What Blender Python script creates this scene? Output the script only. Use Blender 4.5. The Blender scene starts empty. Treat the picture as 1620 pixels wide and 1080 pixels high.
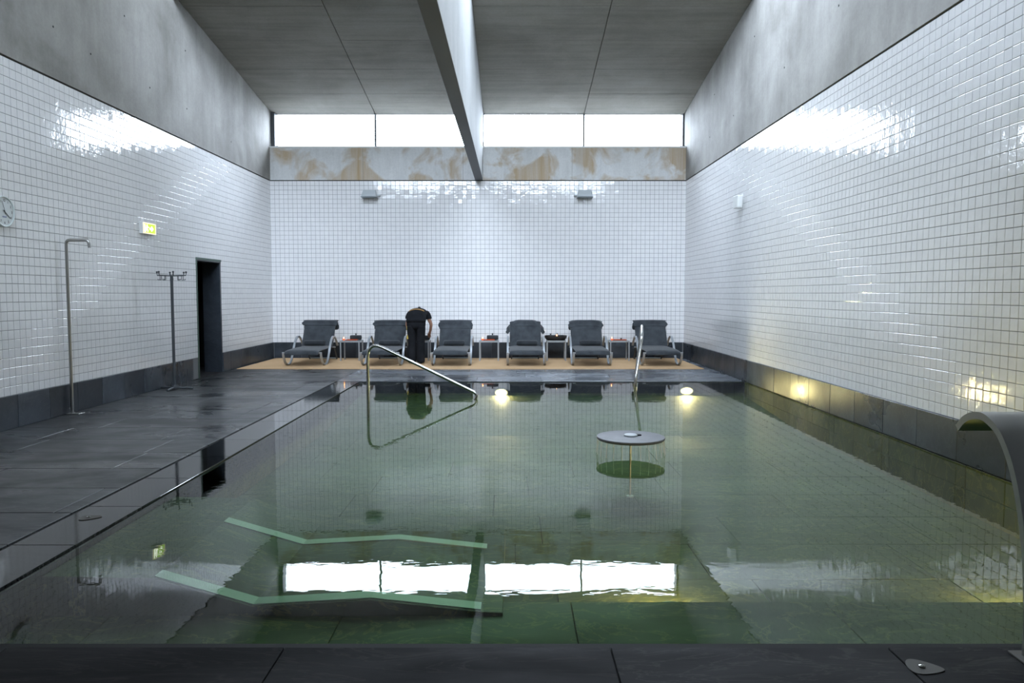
import bpy, bmesh, math, random
import numpy as np
from mathutils import Vector, Matrix

random.seed(7)
rng = np.random.default_rng(11)
scene = bpy.context.scene
C = scene.collection
PI = math.pi

# ------------------------------------------------------------------ camera
CAMZ = 1.46
PITCH = math.atan(75 / 1200)
cam = bpy.data.cameras.new('camera')
cam.sensor_fit = 'HORIZONTAL'
cam.sensor_width = 36.0
cam.lens = 1200 / 1620 * 36.0
cam.clip_start = 0.05
cam.clip_end = 400
camo = bpy.data.objects.new('camera', cam)
camo.location = (0, 0, CAMZ)
camo.rotation_euler = (PI / 2 - PITCH, 0, 0)
C.objects.link(camo)
scene.camera = camo

# ------------------------------------------------------------------ world: bright even overcast sky
world = bpy.data.worlds.new('overcast_sky')
scene.world = world
world.use_nodes = True
wn = world.node_tree
bg = wn.nodes['Background']
bg.inputs['Color'].default_value = (0.75, 0.83, 1.0, 1)
bg.inputs['Strength'].default_value = 25.5

# ------------------------------------------------------------------ view and light transport
scene.view_settings.view_transform = 'Standard'
scene.view_settings.look = 'None'
scene.view_settings.exposure = 0.0
scene.view_settings.gamma = 1.0
scene.view_settings.use_curve_mapping = False
cy = scene.cycles
cy.max_bounces = 10
cy.diffuse_bounces = 5
cy.glossy_bounces = 5
cy.transmission_bounces = 6
cy.transparent_max_bounces = 16
cy.caustics_reflective = True
cy.caustics_refractive = False
cy.sample_clamp_indirect = 6.0
cy.blur_glossy = 0.3
cy.use_denoising = True

# ------------------------------------------------------------------ measures of the hall (metres; x right, y away, z up)
XL, XR, YB, YN = -5.45, 3.92, 17.27, -1.6
ZBASE, ZTILE = 0.36, 4.0
POOL_X0, POOL_X1, POOL_Y0, POOL_Y1 = -2.54, XR, 3.115, 12.65
GROOVE_X = -2.94
WATER_Z = -0.014
YWIN = 17.50
YSKY0, YSKY1, ZMON = 9.0, 12.38, 9.8      # roof monitor above the frame: upright glazing at YSKY0 facing the back wall, roof falling to YSKY1
def mon_z(y): return ZMON + (6.28 - ZMON) * (y - 9.0) / 3.38
YSAW, ZLOW = 3.0, 5.6         # saw-tooth step in the roof: tall glazing above the lower roof over the near end
def ceil_z(y): return 5.53 + 0.145 * (YWIN - y)

# daylight portals at the two bands of glazing (they only guide the sky's light through the openings)
def portal(name, loc, rot, sx, sy):
    l = bpy.data.lights.new(name, 'AREA'); l.shape = 'RECTANGLE'; l.size = sx; l.size_y = sy
    l.cycles.is_portal = True
    o = bpy.data.objects.new(name, l); o.location = loc; o.rotation_euler = rot; C.objects.link(o)
portal('portal_clerestory', ((XL + XR) / 2, YWIN + 0.30, 5.2), (-PI / 2, 0, 0), 9.4, 0.8)
portal('portal_sawtooth', ((XL + XR) / 2, YSAW - 0.25, (ZLOW + ceil_z(YSAW)) / 2), (PI / 2, 0, 0), 9.4, ceil_z(YSAW) - ZLOW)

portal('portal_monitor', ((XL + XR) / 2, YSKY0 - 0.15, (ZMON + ceil_z(YSKY0) + 0.3) / 2), (PI / 2, 0, 0), 9.4, ZMON - ceil_z(YSKY0) - 0.3)
portal('portal_rooflight', ((-0.65 + XR) / 2, 11.85, mon_z(11.85) + 0.25), (math.atan((6.28 - ZMON) / 3.38), 0, 0), 4.6, 1.8)

# ------------------------------------------------------------------ materials
def mat(name):
    m = bpy.data.materials.new(name); m.use_nodes = True
    nt = m.node_tree
    return m, nt, nt.nodes['Principled BSDF']
def N(nt, kind, **kw):
    n = nt.nodes.new(kind)
    for k, v in kw.items():
        if k.startswith('i_'):
            n.inputs[k[2:].replace('_', ' ')].default_value = v
        else: setattr(n, k, v)
    return n
def simple(name, col, rough=0.5, metal=0.0, spec=0.5, emit=None, estr=0.0):
    m, nt, b = mat(name)
    b.inputs['Base Color'].default_value = (*col, 1)
    b.inputs['Roughness'].default_value = rough
    b.inputs['Metallic'].default_value = metal
    b.inputs['Specular IOR Level'].default_value = spec
    if emit:
        b.inputs['Emission Color'].default_value = (*emit, 1)
        b.inputs['Emission Strength'].default_value = estr
    return m
def ramp(nt, stops):
    r = nt.nodes.new('ShaderNodeValToRGB')
    e = r.color_ramp.elements
    while len(e) < len(stops): e.new(0.5)
    for el, (p, c) in zip(e, stops):
        el.position = p; el.color = (*c, 1) if len(c) == 3 else c
    return r
def pos_node(nt, scale=(1, 1, 1)):
    g = nt.nodes.new('ShaderNodeNewGeometry')
    mp = nt.nodes.new('ShaderNodeMapping')
    mp.inputs['Scale'].default_value = scale
    nt.links.new(g.outputs['Position'], mp.inputs['Vector'])
    return mp
def noise(nt, vec, scale, detail=4, rough=0.55, dist=0.0):
    n = nt.nodes.new('ShaderNodeTexNoise')
    n.inputs['Scale'].default_value = scale
    n.inputs['Detail'].default_value = detail
    n.inputs['Roughness'].default_value = rough
    n.inputs['Distortion'].default_value = dist
    nt.links.new(vec.outputs[0], n.inputs['Vector'])
    return n
def mixc(nt, fac, a, b, blend='MIX'):
    m = nt.nodes.new('ShaderNodeMix'); m.data_type = 'RGBA'; m.blend_type = blend
    for s, v in ((0, fac), (6, a), (7, b)):
        if isinstance(v, (int, float)): m.inputs[s].default_value = v
        elif isinstance(v, tuple): m.inputs[s].default_value = (*v, 1) if len(v) == 3 else v
        else: nt.links.new(v, m.inputs[s])
    return m.outputs[2]
def bump(nt, height, strength, distance, bsdf):
    b = nt.nodes.new('ShaderNodeBump')
    b.inputs['Strength'].default_value = strength
    b.inputs['Distance'].default_value = distance
    nt.links.new(height, b.inputs['Height'])
    nt.links.new(b.outputs['Normal'], bsdf.inputs['Normal'])
    return b

def make_tile_mat():
    m, nt, b = mat('white_glazed_tile')
    p = pos_node(nt)
    n1 = noise(nt, p, 9, 2)
    r = ramp(nt, [(0.3, (0.79, 0.79, 0.80)), (0.7, (0.84, 0.84, 0.845))])
    nt.links.new(n1.outputs['Fac'], r.inputs['Fac'])
    nt.links.new(r.outputs['Color'], b.inputs['Base Color'])
    b.inputs['Roughness'].default_value = 0.06
    b.inputs['Specular IOR Level'].default_value = 0.8
    n2 = noise(nt, p, 22, 2, 0.5)
    bump(nt, n2.outputs['Fac'], 0.26, 0.006, b)
    return m
M = {}
M['tile'] = make_tile_mat()
M['grout'] = simple('grey_grout', (0.20, 0.205, 0.21), 0.9)
M['dull_metal'] = simple('dull_bronze_plate', (0.11, 0.105, 0.09), 0.55, 0.0, 0.4)
M['bounce_absorber'] = simple('charcoal_bounce_absorber', (0.03, 0.03, 0.032), 0.85)  # near-black finish chosen to cut bounced light from the unseen near end
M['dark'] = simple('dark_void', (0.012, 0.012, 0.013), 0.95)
M['steel'] = simple('brushed_steel', (0.50, 0.50, 0.48), 0.18, 1.0)
M['steel_satin'] = simple('satin_steel', (0.40, 0.40, 0.385), 0.34, 1.0)
M['aluminium'] = simple('grey_powder_coated_aluminium', (0.42, 0.45, 0.48), 0.35, 0.55)
M['frame_dark'] = simple('dark_window_frame', (0.045, 0.05, 0.055), 0.5)
M['white_plastic'] = simple('white_plastic', (0.78, 0.80, 0.80), 0.35)
M['grey_plastic'] = simple('pale_grey_plastic', (0.48, 0.52, 0.54), 0.4)
M['charcoal_metal'] = simple('charcoal_metal', (0.075, 0.085, 0.095), 0.4, 0.3)
M['black'] = simple('black_plastic', (0.01, 0.01, 0.011), 0.4)
M['skin'] = simple('skin', (0.30, 0.155, 0.10), 0.55)
M['hair'] = simple('dark_hair', (0.008, 0.007, 0.007), 0.5)
M['tan'] = simple('tan_leather', (0.36, 0.20, 0.07), 0.6)
M['gold'] = simple('yellow_tag', (0.50, 0.36, 0.07), 0.5)
M['tray'] = simple('orange_red_lacquer', (0.42, 0.07, 0.025), 0.3)
M['basket'] = simple('dark_wicker', (0.018, 0.013, 0.011), 0.7)
M['candle'] = simple('candle_glass', (0.55, 0.10, 0.05), 0.3, emit=(1.0, 0.22, 0.08), estr=0.7)
M['flame'] = simple('candle_flame', (1, 0.6, 0.2), 0.5, emit=(1.0, 0.50, 0.16), estr=22)
M['green_metal'] = simple('green_door_trim', (0.05, 0.10, 0.075), 0.45)
M['sealant'] = simple('black_joint', (0.006, 0.008, 0.007), 0.8)
M['gravel'] = simple('roof_gravel', (0.24, 0.24, 0.235), 0.95)

def cloth_mat(name, c0, c1, scale=60, bstr=0.5):
    m, nt, b = mat(name)
    p = pos_node(nt)
    n = noise(nt, p, scale, 3)
    n2 = noise(nt, p, 6, 3)
    r = ramp(nt, [(0.3, c0), (0.7, c1)])
    nt.links.new(n2.outputs['Fac'], r.inputs['Fac'])
    nt.links.new(r.outputs['Color'], b.inputs['Base Color'])
    b.inputs['Roughness'].default_value = 0.95
    b.inputs['Specular IOR Level'].default_value = 0.2
    b.inputs['Sheen Weight'].default_value = 0.0 if 'uniform' in name else 0.25
    bump(nt, n.outputs['Fac'], bstr, 0.006, b)
    return m
M['terry'] = cloth_mat('charcoal_terry', (0.030, 0.036, 0.042), (0.058, 0.066, 0.074))
M['terry_dark'] = cloth_mat('dark_terry_roll', (0.020, 0.024, 0.028), (0.042, 0.047, 0.052))
M['uniform'] = cloth_mat('black_uniform', (0.006, 0.007, 0.009), (0.013, 0.014, 0.017), 90, 0.2)

def carpet_mat():
    m, nt, b = mat('sand_carpet')
    p = pos_node(nt)
    n = noise(nt, p, 120, 2); n2 = noise(nt, p, 1.6, 3)
    r = ramp(nt, [(0.25, (0.54, 0.36, 0.20)), (0.75, (0.64, 0.44, 0.26))])
    nt.links.new(n2.outputs['Fac'], r.inputs['Fac'])
    nt.links.new(r.outputs['Color'], b.inputs['Base Color'])
    b.inputs['Roughness'].default_value = 1.0
    b.inputs['Specular IOR Level'].default_value = 0.1
    bump(nt, n.outputs['Fac'], 0.6, 0.004, b)
    return m
M['carpet'] = carpet_mat()

def concrete_mat(name, dark, light, stain=None, streak=(1, 1, 0.12), amount=0.5, bstr=0.15):
    m, nt, b = mat(name)
    p = pos_node(nt); ps = pos_node(nt, streak)
    n1 = noise(nt, p, 0.8, 6, 0.6, 0.3)
    n2 = noise(nt, ps, 5.0, 5, 0.65)
    n3 = noise(nt, p, 26, 5, 0.7)
    r1 = ramp(nt, [(0.32, dark), (0.66, light)])
    nt.links.new(n1.outputs['Fac'], r1.inputs['Fac'])
    r2 = ramp(nt, [(0.25, (0.72, 0.72, 0.72)), (0.55, (1, 1, 1)), (0.85, (1.12, 1.12, 1.12))])
    nt.links.new(n2.outputs['Fac'], r2.inputs['Fac'])
    c = mixc(nt, amount, r1.outputs['Color'], r2.outputs['Color'], 'MULTIPLY')
    r3 = ramp(nt, [(0.3, (0.9, 0.9, 0.9)), (0.7, (1.08, 1.08, 1.08))])
    nt.links.new(n3.outputs['Fac'], r3.inputs['Fac'])
    c = mixc(nt, 0.7, c, r3.outputs['Color'], 'MULTIPLY')
    if stain:
        n4 = noise(nt, p, 1.35, 4, 0.55, 0.6)
        r4 = ramp(nt, [(0.46, (0, 0, 0)), (0.56, (1.3, 1.3, 1.3))])
        nt.links.new(n4.outputs['Fac'], r4.inputs['Fac'])
        mm = N(nt, 'ShaderNodeMath', operation='MULTIPLY'); nt.links.new(r4.outputs['Color'], mm.inputs[0])
        nt.links.new(n2.outputs['Fac'], mm.inputs[1])
        c = mixc(nt, mm.outputs[0], c, stain)
    nt.links.new(c, b.inputs['Base Color'])
    b.inputs['Roughness'].default_value = 0.8
    b.inputs['Specular IOR Level'].default_value = 0.25
    bump(nt, n3.outputs['Fac'], bstr, 0.004, b)
    return m
M['concrete'] = concrete_mat('fair_faced_concrete', (0.225, 0.219, 0.205), (0.385, 0.378, 0.360))
M['concrete_lintel'] = concrete_mat('stained_concrete', (0.60, 0.61, 0.60), (0.72, 0.73, 0.73), stain=(0.42, 0.30, 0.16), streak=(1.6, 1, 0.10), amount=0.45)
M['concrete_soffit'] = concrete_mat('soffit_concrete', (0.20, 0.19, 0.165), (0.27, 0.26, 0.235), streak=(0.10, 1.3, 1), amount=0.75)
M['concrete_beam'] = concrete_mat('beam_concrete', (0.36, 0.37, 0.37), (0.46, 0.47, 0.47), streak=(1, 4, 0.08), amount=0.35)

def slate_mat(name, dark, light, vein, rough0, rough1, veinamt=0.5, streak=(0.35, 1.6, 1), rnd=0.45, scale=1.0, wet=False, bs=0.22):
    m, nt, b = mat(name)
    oi = nt.nodes.new('ShaderNodeObjectInfo')
    p = pos_node(nt, streak)
    # shift the grain per slab
    add = N(nt, 'ShaderNodeVectorMath', operation='ADD')
    mul = N(nt, 'ShaderNodeMath', operation='MULTIPLY'); mul.inputs[1].default_value = 37.0
    nt.links.new(oi.outputs['Random'], mul.inputs[0])
    comb = nt.nodes.new('ShaderNodeCombineXYZ')
    for k in range(3): nt.links.new(mul.outputs[0], comb.inputs[k])
    nt.links.new(p.outputs[0], add.inputs[0]); nt.links.new(comb.outputs[0], add.inputs[1])
    n1 = noise(nt, add, 2.2 * scale, 7, 0.62, 0.8)
    r1 = ramp(nt, [(0.3, dark), (0.72, light)])
    nt.links.new(n1.outputs['Fac'], r1.inputs['Fac'])
    n2 = noise(nt, add, 3.4 * scale, 5, 0.6, 1.6)
    ridge = N(nt, 'ShaderNodeMath', operation='SUBTRACT'); ridge.inputs[1].default_value = 0.5
    nt.links.new(n2.outputs['Fac'], ridge.inputs[0])
    ab = N(nt, 'ShaderNodeMath', operation='ABSOLUTE'); nt.links.new(ridge.outputs[0], ab.inputs[0])
    r2 = ramp(nt, [(0.0, (1, 1, 1)), (0.022, (0, 0, 0))])
    nt.links.new(ab.outputs[0], r2.inputs['Fac'])
    vm = N(nt, 'ShaderNodeMath', operation='MULTIPLY'); vm.inputs[1].default_value = veinamt
    nt.links.new(r2.outputs['Color'], vm.inputs[0])
    c = mixc(nt, vm.outputs[0], r1.outputs['Color'], vein)
    rr = ramp(nt, [(0.0, (1 - rnd,) * 3), (1.0, (1 + rnd,) * 3)])
    nt.links.new(oi.outputs['Random'], rr.inputs['Fac'])
    c = mixc(nt, 1.0, c, rr.outputs['Color'], 'MULTIPLY')
    nt.links.new(c, b.inputs['Base Color'])
    pw = pos_node(nt, (0.6, 1.2, 1))
    n3 = noise(nt, pw, 1.1, 4, 0.6, 0.5)
    mr = nt.nodes.new('ShaderNodeMapRange')
    mr.inputs['From Min'].default_value = 0.36; mr.inputs['From Max'].default_value = 0.62
    mr.inputs['To Min'].default_value = rough0; mr.inputs['To Max'].default_value = rough1
    nt.links.new(n3.outputs['Fac'], mr.inputs['Value'])
    nt.links.new(mr.outputs[0], b.inputs['Roughness'])
    n4 = noise(nt, add, 14 * scale, 6, 0.65)
    bump(nt, n4.outputs['Fac'], 0.05 if wet else bs, 0.006, b)
    return m
M['slate'] = slate_mat('wet_slate_paving', (0.015, 0.017, 0.019), (0.046, 0.050, 0.053), (0.10, 0.10, 0.095), 0.20, 0.48, bs=0.12)
M['slate_dry'] = slate_mat('dry_slate_paving', (0.007, 0.0075, 0.008), (0.022, 0.0225, 0.023), (0.05, 0.048, 0.045), 0.6, 0.8)
M['slate_dry'].node_tree.nodes['Principled BSDF'].inputs['Specular IOR Level'].default_value = 0.15
M['slate_pale'] = slate_mat('pale_damp_slate_paving', (0.07, 0.082, 0.098), (0.22, 0.245, 0.28), (0.30, 0.31, 0.32), 0.12, 0.4, bs=0.08)
M['slate_wet'] = slate_mat('flooded_slate_kerb', (0.014, 0.016, 0.017), (0.036, 0.039, 0.040), (0.08, 0.08, 0.075), 0.02, 0.06, wet=True)
M['slate_wall'] = slate_mat('slate_skirting', (0.018, 0.023, 0.030), (0.050, 0.062, 0.078), (0.085, 0.10, 0.11), 0.25, 0.42, 0.25, (1, 1, 1))
M['slate_green'] = slate_mat('green_pool_slate', (0.028, 0.038, 0.016), (0.080, 0.092, 0.042), (0.26, 0.23, 0.07), 0.6, 0.8, 0.45, (0.6, 1.2, 1), 0.10)
M['slate_disc'] = slate_mat('dark_slate_disc', (0.055, 0.060, 0.070), (0.085, 0.092, 0.105), (0.12, 0.12, 0.13), 0.4, 0.6, 0.2, (1, 1, 1), 0.05, 6)

def thin_glass():
    m = bpy.data.materials.new('window_glass'); m.use_nodes = True
    nt = m.node_tree; nt.nodes.clear()
    out = nt.nodes.new('ShaderNodeOutputMaterial')
    t = nt.nodes.new('ShaderNodeBsdfTransparent'); t.inputs['Color'].default_value = (0.95, 0.97, 0.96, 1)
    g = nt.nodes.new('ShaderNodeBsdfGlossy'); g.inputs['Roughness'].default_value = 0.02
    lw = nt.nodes.new('ShaderNodeLayerWeight'); lw.inputs['Blend'].default_value = 0.12
    mx = nt.nodes.new('ShaderNodeMixShader')
    nt.links.new(lw.outputs['Fresnel'], mx.inputs[0]); nt.links.new(t.outputs[0], mx.inputs[1]); nt.links.new(g.outputs[0], mx.inputs[2])
    nt.links.new(mx.outputs[0], out.inputs[0])
    return m
M['glass'] = thin_glass()

def water_mat(name, tint, ripple=True):
    # clear tinted water: transparent below, Fresnel mirror above (same reflectance from both sides)
    m = bpy.data.materials.new(name); m.use_nodes = True
    nt = m.node_tree; nt.nodes.clear()
    out = nt.nodes.new('ShaderNodeOutputMaterial')
    t = nt.nodes.new('ShaderNodeBsdfTransparent'); t.inputs['Color'].default_value = (*tint, 1)
    g = nt.nodes.new('ShaderNodeBsdfGlossy'); g.inputs['Roughness'].default_value = 0.0
    geo = nt.nodes.new('ShaderNodeNewGeometry')
    mr = nt.nodes.new('ShaderNodeMapRange')
    mr.inputs['To Min'].default_value = 1.34; mr.inputs['To Max'].default_value = 1 / 1.34
    nt.links.new(geo.outputs['Backfacing'], mr.inputs['Value'])
    fr = nt.nodes.new('ShaderNodeFresnel'); nt.links.new(mr.outputs[0], fr.inputs['IOR'])
    mx = nt.nodes.new('ShaderNodeMixShader')
    nt.links.new(fr.outputs[0], mx.inputs[0]); nt.links.new(t.outputs[0], mx.inputs[1]); nt.links.new(g.outputs[0], mx.inputs[2])
    nt.links.new(mx.outputs[0], out.inputs[0])
    if ripple:
        p = pos_node(nt, (0.8, 1.6, 1))
        n1 = noise(nt, p, 3.2, 2, 0.5, 0.4)
        n2 = noise(nt, p, 11, 2, 0.5, 0.3)
        ad = N(nt, 'ShaderNodeMath', operation='MULTIPLY_ADD'); ad.inputs[1].default_value = 0.25
        nt.links.new(n2.outputs['Fac'], ad.inputs[0]); nt.links.new(n1.outputs['Fac'], ad.inputs[2])
        b = nt.nodes.new('ShaderNodeBump'); b.inputs['Strength'].default_value = 0.012; b.inputs['Distance'].default_value = 0.05
        nt.links.new(ad.outputs[0], b.inputs['Height'])
        nt.links.new(b.outputs['Normal'], g.inputs['Normal'])
    return m
M['water'] = water_mat('pool_water', (0.55, 0.75, 0.55))
def jet_mat():
    m = bpy.data.materials.new('falling_water'); m.use_nodes = True
    nt = m.node_tree; b = nt.nodes['Principled BSDF']
    b.inputs['Base Color'].default_value = (0.85, 0.86, 0.78, 1); b.inputs['Roughness'].default_value = 0.08
    b.inputs['Specular IOR Level'].default_value = 0.8
    t = nt.nodes.new('ShaderNodeBsdfTransparent'); mx = nt.nodes.new('ShaderNodeMixShader'); mx.inputs[0].default_value = 0.65
    nt.links.new(t.outputs[0], mx.inputs[1]); nt.links.new(b.outputs[0], mx.inputs[2])
    nt.links.new(mx.outputs[0], nt.nodes['Material Output'].inputs[0])
    return m
M['jet'] = jet_mat()
M['lamp_lens'] = simple('pool_lamp_lens', (1, 0.85, 0.5), 0.4, emit=(1.0, 0.63, 0.36), estr=2200)
M['lamp_glow'] = simple('pool_lamp_halo', (1, 0.8, 0.5), 0.5, emit=(1.0, 0.64, 0.42), estr=7.0)  # emission stands in for lamp light scattered by the water

# ------------------------------------------------------------------ mesh helpers
class MB:
    def __init__(s): s.v, s.f = [], []
    def add(s, vs, fs):
        o = len(s.v); s.v += [tuple(v) for v in vs]; s.f += [tuple(i + o for i in f) for f in fs]; return s
    def box(s, x0, x1, y0, y1, z0, z1, M4=None):
        vs = [Vector((x, y, z)) for x in (x0, x1) for y in (y0, y1) for z in (z0, z1)]
        if M4 is not None: vs = [M4 @ v for v in vs]
        return s.add(vs, [(0, 1, 3, 2), (4, 6, 7, 5), (0, 4, 5, 1), (2, 3, 7, 6), (0, 2, 6, 4), (1, 5, 7, 3)])
    def cbox(s, x0, x1, y0, y1, z0, z1, c, M4=None):
        # box with chamfered edges
        bm = bmesh.new(); bmesh.ops.create_cube(bm, size=1)
        for v in bm.verts: v.co = Vector(((x0 + x1) / 2 + v.co.x * (x1 - x0), (y0 + y1) / 2 + v.co.y * (y1 - y0), (z0 + z1) / 2 + v.co.z * (z1 - z0)))
        bmesh.ops.bevel(bm, geom=bm.edges[:], offset=c, segments=1, affect='EDGES', profile=0.5)
        bm.verts.index_update()
        vs = [v.co.copy() for v in bm.verts]
        if M4 is not None: vs = [M4 @ v for v in vs]
        fs = [[v.index for v in f.verts] for f in bm.faces]; bm.free()
        return s.add(vs, fs)
    def sweep(s, path, section, up=Vector((0, 0, 1)), closed=False, cap=True):
        # section: list of (a, b) offsets along (side, normal); path: Vectors. Side is chosen perpendicular to `up`
        path = [Vector(p) for p in path]; n = len(path); k = len(section)
        vs, fs = [], []
        side0 = None
        for i, p in enumerate(path):
            a = path[max(i - 1, 0)]; b = path[min(i + 1, n - 1)]
            t = (b - a).normalized()
            if side0 is None:
                sd = up.cross(t)
                if sd.length < 1e-4: sd = Vector((1, 0, 0)).cross(t)
                sd.normalize()
            else:
                sd = (side0 - t * side0.dot(t)).normalized()
            side0 = sd; nr = t.cross(sd)
            sec = section[i] if isinstance(section[0], list) else section
            for (u, w) in sec: vs.append(p + sd * u + nr * w)
        k = len(section[0]) if isinstance(section[0], list) else k
        for i in range(n - 1):
            for j in range(k):
                fs.append((i * k + j, i * k + (j + 1) % k, (i + 1) * k + (j + 1) % k, (i + 1) * k + j))
        if cap:
            fs.append(tuple(range(k))[::-1]); fs.append(tuple((n - 1) * k + j for j in range(k)))
        return s.add(vs, fs)
    def tube(s, path, r, seg=12):
        if isinstance(r, (int, float)):
            sec = [(r * math.cos(2 * PI * j / seg), r * math.sin(2 * PI * j / seg)) for j in range(seg)]
        else:
            sec = [[(q * math.cos(2 * PI * j / seg), q * math.sin(2 * PI * j / seg)) for j in range(seg)] for q in r]
        return s.sweep(path, sec)
    def lathe(s, prof, seg=32, M4=None):
        # prof: list of (radius, z)
        vs, fs = [], []
        k = len(prof)
        for j in range(seg):
            a = 2 * PI * j / seg
            for r, z in prof: vs.append(Vector((r * math.cos(a), r * math.sin(a), z)))
        for j in range(seg):
            for i in range(k - 1):
                fs.append((j * k + i, ((j + 1) % seg) * k + i, ((j + 1) % seg) * k + i + 1, j * k + i + 1))
        if prof[0][0] > 1e-6: fs.append(tuple(j * k for j in range(seg))[::-1])
        if prof[-1][0] > 1e-6: fs.append(tuple(j * k + k - 1 for j in range(seg)))
        if M4 is not None: vs = [M4 @ v for v in vs]
        return s.add(vs, fs)
    def prism(s, poly, a, b, axis='x'):
        # poly in the plane across the axis, extruded from a to b
        def P(u, w, t): return {'x': (t, u, w), 'y': (u, t, w), 'z': (u, w, t)}[axis]
        n = len(poly)
        vs = [P(u, w, a) for u, w in poly] + [P(u, w, b) for u, w in poly]
        fs = [tuple(range(n)), tuple(range(2 * n - 1, n - 1, -1))] + [(i, i + n, (i + 1) % n + n, (i + 1) % n) for i in range(n)]
        return s.add(vs, fs)
    def mesh(s, name, smooth=False, merge=False):
        me = bpy.data.meshes.new(name); me.from_pydata(s.v, [], s.f)
        bm = bmesh.new(); bm.from_mesh(me)
        if merge: bmesh.ops.remove_doubles(bm, verts=bm.verts[:], dist=1e-5)
        bmesh.ops.recalc_face_normals(bm, faces=bm.faces[:])
        bm.to_mesh(me); bm.free()
        if smooth:
            for p in me.polygons: p.use_smooth = True
            try: me.set_sharp_from_angle(angle=math.radians(40))
            except Exception: pass
        return me
    def build(s, name, m, parent=None, smooth=False, bevel=0.0, sub=0, merge=False):
        me = s.mesh(name, smooth, merge)
        me.materials.append(m)
        o = bpy.data.objects.new(name, me); C.objects.link(o)
        if parent is not None: o.parent = parent
        if bevel:
            md = o.modifiers.new('bevel', 'BEVEL'); md.width = bevel; md.segments = 2; md.limit_method = 'ANGLE'
        if sub:
            md = o.modifiers.new('subdivision', 'SUBSURF'); md.levels = sub; md.render_levels = sub
        return o
def tag(o, label, cat, group=None, kind=None):
    o['label'] = label; o['category'] = cat
    if group: o['group'] = group
    if kind: o['kind'] = kind
    return o
def empty(name, loc, rz=0):
    o = bpy.data.objects.new(name, None); o.location = loc; o.rotation_euler = (0, 0, rz); o.empty_display_size = 0.1
    C.objects.link(o); return o
def struct(o, label=None):
    o['kind'] = 'structure'
    if label: o['label'] = label
    return o
def copy_tree(o, parent=None):
    c = o.copy(); C.objects.link(c); c.parent = parent
    for ch in list(o.children): copy_tree(ch, c)
    return c
def link_mesh(name, me, parent=None, loc=(0, 0, 0)):
    o = bpy.data.objects.new(name, me); C.objects.link(o); o.location = loc
    if parent is not None: o.parent = parent
    return o
def arc(cx, cz, r, a0, a1, n):
    return [(cx + r * math.cos(math.radians(a0 + (a1 - a0) * i / n)), cz + r * math.sin(math.radians(a0 + (a1 - a0) * i / n))) for i in range(n + 1)]
def round_path(pts, r, n=6):
    # polyline with rounded corners
    pts = [Vector(p) for p in pts]; out = [pts[0]]
    for i in range(1, len(pts) - 1):
        p = pts[i]; a = (pts[i - 1] - p); b = (pts[i + 1] - p)
        rr = min(r, a.length * 0.48, b.length * 0.48)
        p0 = p + a.normalized() * rr; p1 = p + b.normalized() * rr
        for k in range(n + 1):
            t = k / n
            out.append((1 - t) ** 2 * p0 + 2 * t * (1 - t) * p + t * t * p1)
    out.append(pts[-1]); return out
def spline(pts, n=8):
    # Catmull-Rom through points
    P = [Vector(p) for p in pts]; P = [P[0] * 2 - P[1]] + P + [P[-1] * 2 - P[-2]]
    out = []
    for i in range(1, len(P) - 2):
        for k in range(n):
            t = k / n
            a, b, c, d = P[i - 1], P[i], P[i + 1], P[i + 2]
            out.append(0.5 * ((2 * b) + (c - a) * t + (2 * a - 5 * b + 4 * c - d) * t * t + (3 * b - a - 3 * c + d) * t ** 3))
    out.append(P[-2]); return out
def project(p):
    c, s = math.cos(PITCH), math.sin(PITCH)
    x, y, z = p[0], p[1], p[2] - CAMZ
    d = y * c - z * s; u = y * s + z * c
    return 810 + 1200 * x / d, 540 - 1200 * u / d

# ================================================================== THE SETTING
# ------------------------------------------------------------------ tiled walls
PITCH_V = (ZTILE - ZBASE) / 36
def tile_template(pu, pv):
    g = 0.0028; hu, hv = pu / 2 - g, pv / 2 - g; c = 0.0022
    ring = [(-1, -1), (1, -1), (1, 1), (-1, 1)]
    v = [(a * hu, b * hv, -0.001) for a, b in ring] + [(a * hu, b * hv, 0.0022) for a, b in ring] + [(a * (hu - c), b * (hv - c), 0.0034) for a, b in ring]
    f = []
    for i in range(4):
        j = (i + 1) % 4
        f += [(i, j, j + 4, i + 4), (i + 4, j + 4, j + 8, i + 8)]
    f.append((8, 9, 10, 11))
    return np.array(v), np.array(f)
def tiles_to_mesh(name, T, F_, centers, frame, jitter):
    # frame: 3x3 with rows u, v, n
    n = len(centers); k = len(T)
    V = np.repeat(T[None], n, 0).copy()
    # every tile is laid a little out of plane
    tilt = rng.normal(0, jitter, (n, 2, 1))
    V[:, :, 2] += (V[:, :, 0] * tilt[:, 0] + V[:, :, 1] * tilt[:, 1]) * (T[:, 2] > 0)
    W = V @ frame + centers[:, None, :]
    Fc = (F_[None] + (np.arange(n) * k)[:, None, None]).reshape(-1, 4)
    me = bpy.data.meshes.new(name)
    me.vertices.add(n * k); me.vertices.foreach_set('co', W.reshape(-1))
    nf = len(Fc)
    me.loops.add(nf * 4); me.loops.foreach_set('vertex_index', Fc.reshape(-1).astype(np.int32))
    me.polygons.add(nf); me.polygons.foreach_set('loop_start', (np.arange(nf) * 4).astype(np.int32))
    me.polygons.foreach_set('loop_total', np.full(nf, 4, dtype=np.int32))
    me.update(calc_edges=True); me.validate()
    me.shade_flat()
    me.materials.append(M['tile'])
    return me
JIT = 0.008
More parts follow.
